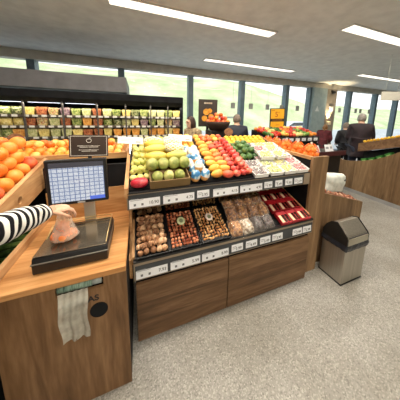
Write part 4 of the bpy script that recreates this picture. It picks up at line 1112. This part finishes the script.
def person(name_label, loc, rotz, height, coat, trousers, haircol, hair='short', lean=0., arms='down', bulk=1., hairlen=.0):
    k_ = height/1.72
    t = thing('person', name_label, 'person', loc, rotz); t.scale = (k_, k_, k_)
    ca, sa = cos(lean), sin(lean)
    def L(p):   # lean everything above the hips
        x, y, z = p
        if z <= .92: return (x, y, z)
        dz = z-.92; return (x, y*ca-dz*sa, .92+dz*ca+y*sa)
    P = {'pel': ((0, 0, .94), .125), 'wai': ((0, 0, 1.08), (.13, .10)), 'che': ((0, .005, 1.27), (.15, .11)), 'upc': ((0, .01, 1.40), (.12, .085)), 'nek': ((0, .0, 1.49), .052), 'hed': ((0, -.012, 1.57), .06)}
    bones = [('pel', 'wai'), ('wai', 'che'), ('che', 'upc'), ('upc', 'nek'), ('nek', 'hed')]
    for s_, c in ((1, 'r'), (-1, 'l')):
        el = (s_*.245, .03, 1.13); wr = (s_*.235, -.10, .92)
        if arms == 'front': el = (s_*.23, -.02, 1.14); wr = (s_*.12, -.25, 1.08)
        P['sh'+c] = ((s_*.175, .01, 1.405), .062); P['el'+c] = (el, .044); P['wr'+c] = (wr, .029)
        P['hi'+c] = ((s_*.09, 0, .88), .088); P['kn'+c] = ((s_*.095, -.012, .50), .058); P['an'+c] = ((s_*.1, .02, .10), .037); P['to'+c] = ((s_*.105, -.11, .04), .034)
        bones += [('upc', 'sh'+c), ('sh'+c, 'el'+c), ('el'+c, 'wr'+c), ('pel', 'hi'+c), ('hi'+c, 'kn'+c), ('kn'+c, 'an'+c), ('an'+c, 'to'+c)]
    P = {a: (L(p), r) for a, (p, r) in P.items()}
    H = Vector(L((0, -.025, 1.60))); HR = Matrix.Rotation(lean, 4, 'X')
    hd = lambda p: H+HR.to_3x3() @ Vector(p)
    balls = [(H, (.073, .092, .112), HR), (hd((0, -.022, -.055)), (.052, .062, .062), HR), (hd((0, -.098, -.012)), (.013, .018, .022), HR), (hd((0, -.085, .028)), (.05, .014, .012), HR),
             (hd((0, -.083, -.052)), (.024, .012, .008), HR), (hd((0, -.072, -.09)), (.022, .02, .018), HR)]
    for s_ in (1, -1): balls.append((hd((s_*.074, .012, -.005)), (.011, .02, .031), HR))
    body = fused([skinned(P, bones)], balls)
    bm = bmesh.new(); bm.from_mesh(body)
    for s_, c in ((1, 'r'), (-1, 'l')):
        w, e = Vector(P['wr'+c][0]), Vector(P['el'+c][0]); d = (w-e).normalized()
        hm = hand_mesh(w, d, (s_*.9, .1, .3) if arms == 'down' else (0, .1, 1), -s_ if arms == 'down' else -s_, .5); bm.from_mesh(hm)
    body2 = bpy.data.meshes.new('body'); bm.to_mesh(body2); bm.free()
    for p in body2.polygons: p.use_smooth = True
    link('body', body2, SKIN, t)
    def grow(keys, extra, over={}):
        Q = {}
        for a in keys:
            p, r = P[a]; r = r if isinstance(r, tuple) else (r, r); ex = over.get(a, extra)
            Q[a] = (p, ((r[0]+ex)*(bulk if a in ('pel', 'wai', 'che', 'upc') else 1), (r[1]+ex)*(bulk if a in ('pel', 'wai', 'che', 'upc') else 1)))
        return Q
    jk = ['pel', 'wai', 'che', 'upc', 'nek']+[a+c for c in 'rl' for a in ('sh', 'el', 'wr')]
    Q = grow(jk, .028, {'nek': .012, 'wrr': .016, 'wrl': .016, 'pel': .04})
    Q['hem'] = ((0, 0, .78), (.16*bulk, .13*bulk))
    link('coat', fused([skinned(Q, [b_ for b_ in bones if b_[0] in Q and b_[1] in Q]+[('pel', 'hem')])], [], .014, 3), coat, t)
    tk = ['pel']+[a+c for c in 'rl' for a in ('hi', 'kn', 'an')]
    link('trousers', fused([skinned(grow(tk, .016), [b_ for b_ in bones if b_[0] in tk and b_[1] in tk])], [], .014, 3), trousers, t)
    for c in 'rl':
        x, y, _ = P['an'+c][0]
        part('shoe', B().ball((x, y-.06, .04), (.048, .13, .045), 3).box(x-.045, x+.045, y-.17, y+.05, 0, .02), BLACK, t, True)
    # hair
    hb = B().ball((0, 0, 0), 1, 4)
    for v in hb.bm.verts:
        c = v.co.copy(); n = 1+.05*noise.noise(c*5)+.02*noise.noise(c*14)
        x, y, z = c.x*.083*n, c.y*.104*n+.006, c.z*.121*n+.006
        if c.y < -.25 and c.z < .55: y = max(y, -.045); x *= .96       # leave the face free
        if hair != 'short' and c.y > -.3 and c.z < .1: z = z*1+(-hairlen)*min(1, (.1-c.z)*1.6); x *= 1.12; y *= 1.05
        elif hair == 'short' and c.z < -.1: z = max(z, -.05)
        v.co = hd((x, y, z))
    part('hair', hb, haircol, t, True)
    if hair == 'tail': part('pony_tail', B().tube([hd((0, .1, .04)), hd((0, .15, 0)), hd((0, .15, -.1)), hd((0, .12, -.2))], [.02, .032, .03, .008], 10), haircol, t, True)
    for s_ in (1, -1):
        part('eye', B().ball(hd((s_*.03, -.0905, .006)), (.011, .006, .007), 2), flat('eye dark', (40, 34, 30), .2), t, True)
    part('mouth', B().ball(hd((0, -.0935, -.053)), (.021, .004, .005), 2), flat('lips', (170, 96, 88), .45), t, True)
    return t
JEAN = flat('dark blue trousers', (40, 46, 64), .8); DK = flat('black trousers', (30, 30, 34), .8)
BRH = var('dark brown hair', [(40, 24, 18), (74, 48, 36)], .5, 40); GRH = var('grey brown hair', [(104, 92, 82), (146, 132, 118)], .6, 40)
BLH = var('dark blond hair', [(120, 82, 44), (170, 124, 74)], .5, 40); WHH = var('grey hair', [(120, 116, 112), (164, 158, 152)], .6, 40)
person('person with shoulder-length dark brown hair in a beige patterned coat before the refrigerated shelves', (.97, 3.28, 0), radians(-70), 1.57,
       var('beige patterned coat', [(120, 100, 74), (172, 150, 116), (200, 182, 148)], .8, 26), JEAN, BRH, 'long', .08, 'front', 1.0, .10)
person('person with short grey-brown hair in a navy jacket seen from behind beside the basket stand', (1.92, 3.34, 0), radians(160), 1.63,
       var('navy jacket', [(18, 22, 36), (34, 42, 62)], .6, 12), DK, GRH, 'short', .05, 'front', 1.15)
person('person in maroon top with blond pony tail leaning forward near the taupe wall', (5.3, 3.95, 0), radians(120), 1.43,
       var('maroon top', [(70, 18, 26), (104, 34, 42)], .8, 12), DK, BLH, 'tail', .35, 'front', 1.0)
person('person in black clothes and grey hair standing left of the man in the dark coat', (5.12, 3.17, 0), radians(150), 1.49,
       var('black coat', [(18, 18, 22), (36, 36, 42)], .7, 12), DK, GRH, 'short', .12, 'front', 1.05)
person('person with short grey hair in a dark purple-brown coat seen from behind', (4.79, 2.67, 0), radians(135), 1.72,
       var('dark purple brown coat', [(26, 16, 22), (46, 30, 38)], .75, 10), JEAN, WHH, 'short', .1, 'front', 1.3)

# the shopper at the scale: only the striped arm and hand reach into view
sh = thing('person', 'person in black and white striped sweater reaching to the bag on the scale', 'person', (0, 0, 0))
WR, EL, SHD = Vector((-.425, 1.03, 1.125)), Vector((-.478, .745, 1.205)), Vector((-.64, .50, 1.39))
J = {'pel': ((-.80, .36, .94), .13), 'wai': ((-.80, .38, 1.08), (.13, .10)), 'che': ((-.80, .40, 1.26), (.14, .11)), 'upc': ((-.80, .42, 1.38), (.11, .085)), 'nek': ((-.79, .43, 1.47), .05), 'hed': ((-.785, .44, 1.55), .06),
     'shr': (SHD, .06), 'elr': (EL, .042), 'wrr': (WR, .026), 'shl': ((-.96, .36, 1.385), .06), 'ell': ((-1.04, .36, 1.12), .043), 'wrl': ((-1.0, .46, .92), .028),
     'hir': ((-.71, .35, .88), .09), 'knr': ((-.71, .37, .5), .058), 'anr': ((-.71, .34, .1), .037), 'tor': ((-.70, .46, .04), .034), 'hil': ((-.89, .35, .88), .09), 'knl': ((-.89, .37, .5), .058), 'anl': ((-.9, .34, .1), .037), 'tol': ((-.9, .46, .04), .034)}
BN = [('pel', 'wai'), ('wai', 'che'), ('che', 'upc'), ('upc', 'nek'), ('nek', 'hed'), ('upc', 'shr'), ('shr', 'elr'), ('elr', 'wrr'), ('upc', 'shl'), ('shl', 'ell'), ('ell', 'wrl')]
for c in 'rl': BN += [('pel', 'hi'+c), ('hi'+c, 'kn'+c), ('kn'+c, 'an'+c), ('an'+c, 'to'+c)]
HC = Vector((-.78, .455, 1.60)); HRot = Matrix.Rotation(pi, 4, 'Z')
hd2 = lambda p: HC+Vector((-p[0], -p[1], p[2]))
bal = [(HC, (.073, .092, .112), None), (hd2((0, -.022, -.055)), (.052, .062, .062), None), (hd2((0, -.098, -.012)), (.013, .018, .022), None), (hd2((0, -.083, -.052)), (.024, .012, .008), None)]
for s_ in (1, -1): bal.append((hd2((s_*.074, .012, -.005)), (.011, .02, .031), None))
bd = fused([skinned(J, BN)], bal)
bm = bmesh.new(); bm.from_mesh(bd)
bm.from_mesh(hand_mesh(WR-Vector((.0, .006, 0)), (.72, .70, -.16), (-.1, -.25, 1), 1, .75, .98))
bm.from_mesh(hand_mesh((-1.0, .46, .92), (.1, .3, -.8), (-1, 0, .1), 1, .5))
body = bpy.data.meshes.new('body'); bm.to_mesh(body); bm.free()
for p in body.polygons: p.use_smooth = True
link('body', body, SKIN, sh)
def stripes(name, d, period):
    mt, nt, b = newmat(name); L = nt.links
    tc = nt.nodes.new('ShaderNodeTexCoord'); dt = nt.nodes.new('ShaderNodeVectorMath'); dt.operation = 'DOT_PRODUCT'; dt.inputs[1].default_value = Vector(d).normalized()
    nz = nt.nodes.new('ShaderNodeTexNoise'); nz.inputs['Scale'].default_value = 9; L.new(tc.outputs['Object'], nz.inputs['Vector'])
    L.new(tc.outputs['Object'], dt.inputs[0])
    ad = nt.nodes.new('ShaderNodeMath'); ad.operation = 'MULTIPLY_ADD'; ad.inputs[1].default_value = .016; L.new(nz.outputs['Fac'], ad.inputs[0]); L.new(dt.outputs['Value'], ad.inputs[2])
    dv = nt.nodes.new('ShaderNodeMath'); dv.operation = 'DIVIDE'; dv.inputs[1].default_value = period; L.new(ad.outputs[0], dv.inputs[0])
    fr = nt.nodes.new('ShaderNodeMath'); fr.operation = 'FRACT'; L.new(dv.outputs[0], fr.inputs[0])
    r = ramp(nt, [(22, 22, 26), (22, 22, 26), (226, 224, 218), (226, 224, 218)], [0, .48, .54, .96]); L.new(fr.outputs[0], r.inputs[0])
    L.new(r.outputs[0], b.inputs['Base Color']); b.inputs['Roughness'].default_value = .85; b.inputs['Specular IOR Level'].default_value = .15
    return mt
d = (WR-EL).normalized()
mid = EL.lerp(WR, .45)
SJ = {'elr': (EL-d*.02, .062), 'm': (mid, .057), 'q': (EL.lerp(WR, .78), .048), 'wrr': (WR+d*.012, .037)}
slv = fused([skinned(SJ, [('elr', 'm'), ('m', 'q'), ('q', 'wrr')], 3)], [], .008, 3)
for v in slv.vertices:
    n_ = noise.noise(Vector(v.co)*22); v.co = v.co+Vector(v.normal)*.006*n_
link('sleeve', slv, stripes('striped knit along the arm', tuple(d), .034), sh)
Q = {a: (J[a][0], tuple(x+.025 for x in (J[a][1] if isinstance(J[a][1], tuple) else (J[a][1],)*2))) for a in ('pel', 'wai', 'che', 'upc', 'shr', 'elr', 'shl', 'ell', 'wrl')}
Q['wrl'] = (Q['wrl'][0], (.04, .04)); Q['elr'] = (EL, (.06, .06)); Q['nek'] = ((-.795, .425, 1.44), (.07, .07)); Q['hem'] = ((-.80, .355, .80), (.165, .135)); BN.append(('pel', 'hem'))
link('sweater', fused([skinned(Q, [b_ for b_ in BN if b_[0] in Q and b_[1] in Q])], [], .013, 3), stripes('striped knit on the body', (0, 0, 1), .036), sh)
Q = {a: (J[a][0], tuple(x+.016 for x in (J[a][1], J[a][1]))) for a in ('pel', 'hir', 'knr', 'anr', 'hil', 'knl', 'anl')}
BN.pop()
link('trousers', fused([skinned(Q, [b_ for b_ in BN if b_[0] in Q and b_[1] in Q])], [], .014, 3), JEAN, sh)
for x in (-.71, -.9): part('shoe', B().ball((x, .40, .04), (.048, .13, .045), 3).box(x-.045, x+.045, .29, .51, 0, .02), BLACK, sh, True)
hb = B().ball((0, 0, 0), 1, 4)
for v in hb.bm.verts:
    c = v.co.copy(); n = 1+.05*noise.noise(c*5); x, y, z = c.x*.083*n, c.y*.104*n+.006, c.z*.121*n+.006
    if c.y < -.25 and c.z < .55: y = max(y, -.045)
    if c.y > -.3 and c.z < .1: z -= .1*min(1, (.1-c.z)*1.6)
    v.co = hd2((x, y, z))
part('hair', hb, BRH, sh, True)
for s_ in (1, -1): part('eye', B().ball(hd2((s_*.03, -.0905, .006)), (.011, .006, .007), 2), flat('eye dark', (40, 34, 30), .2), sh, True)
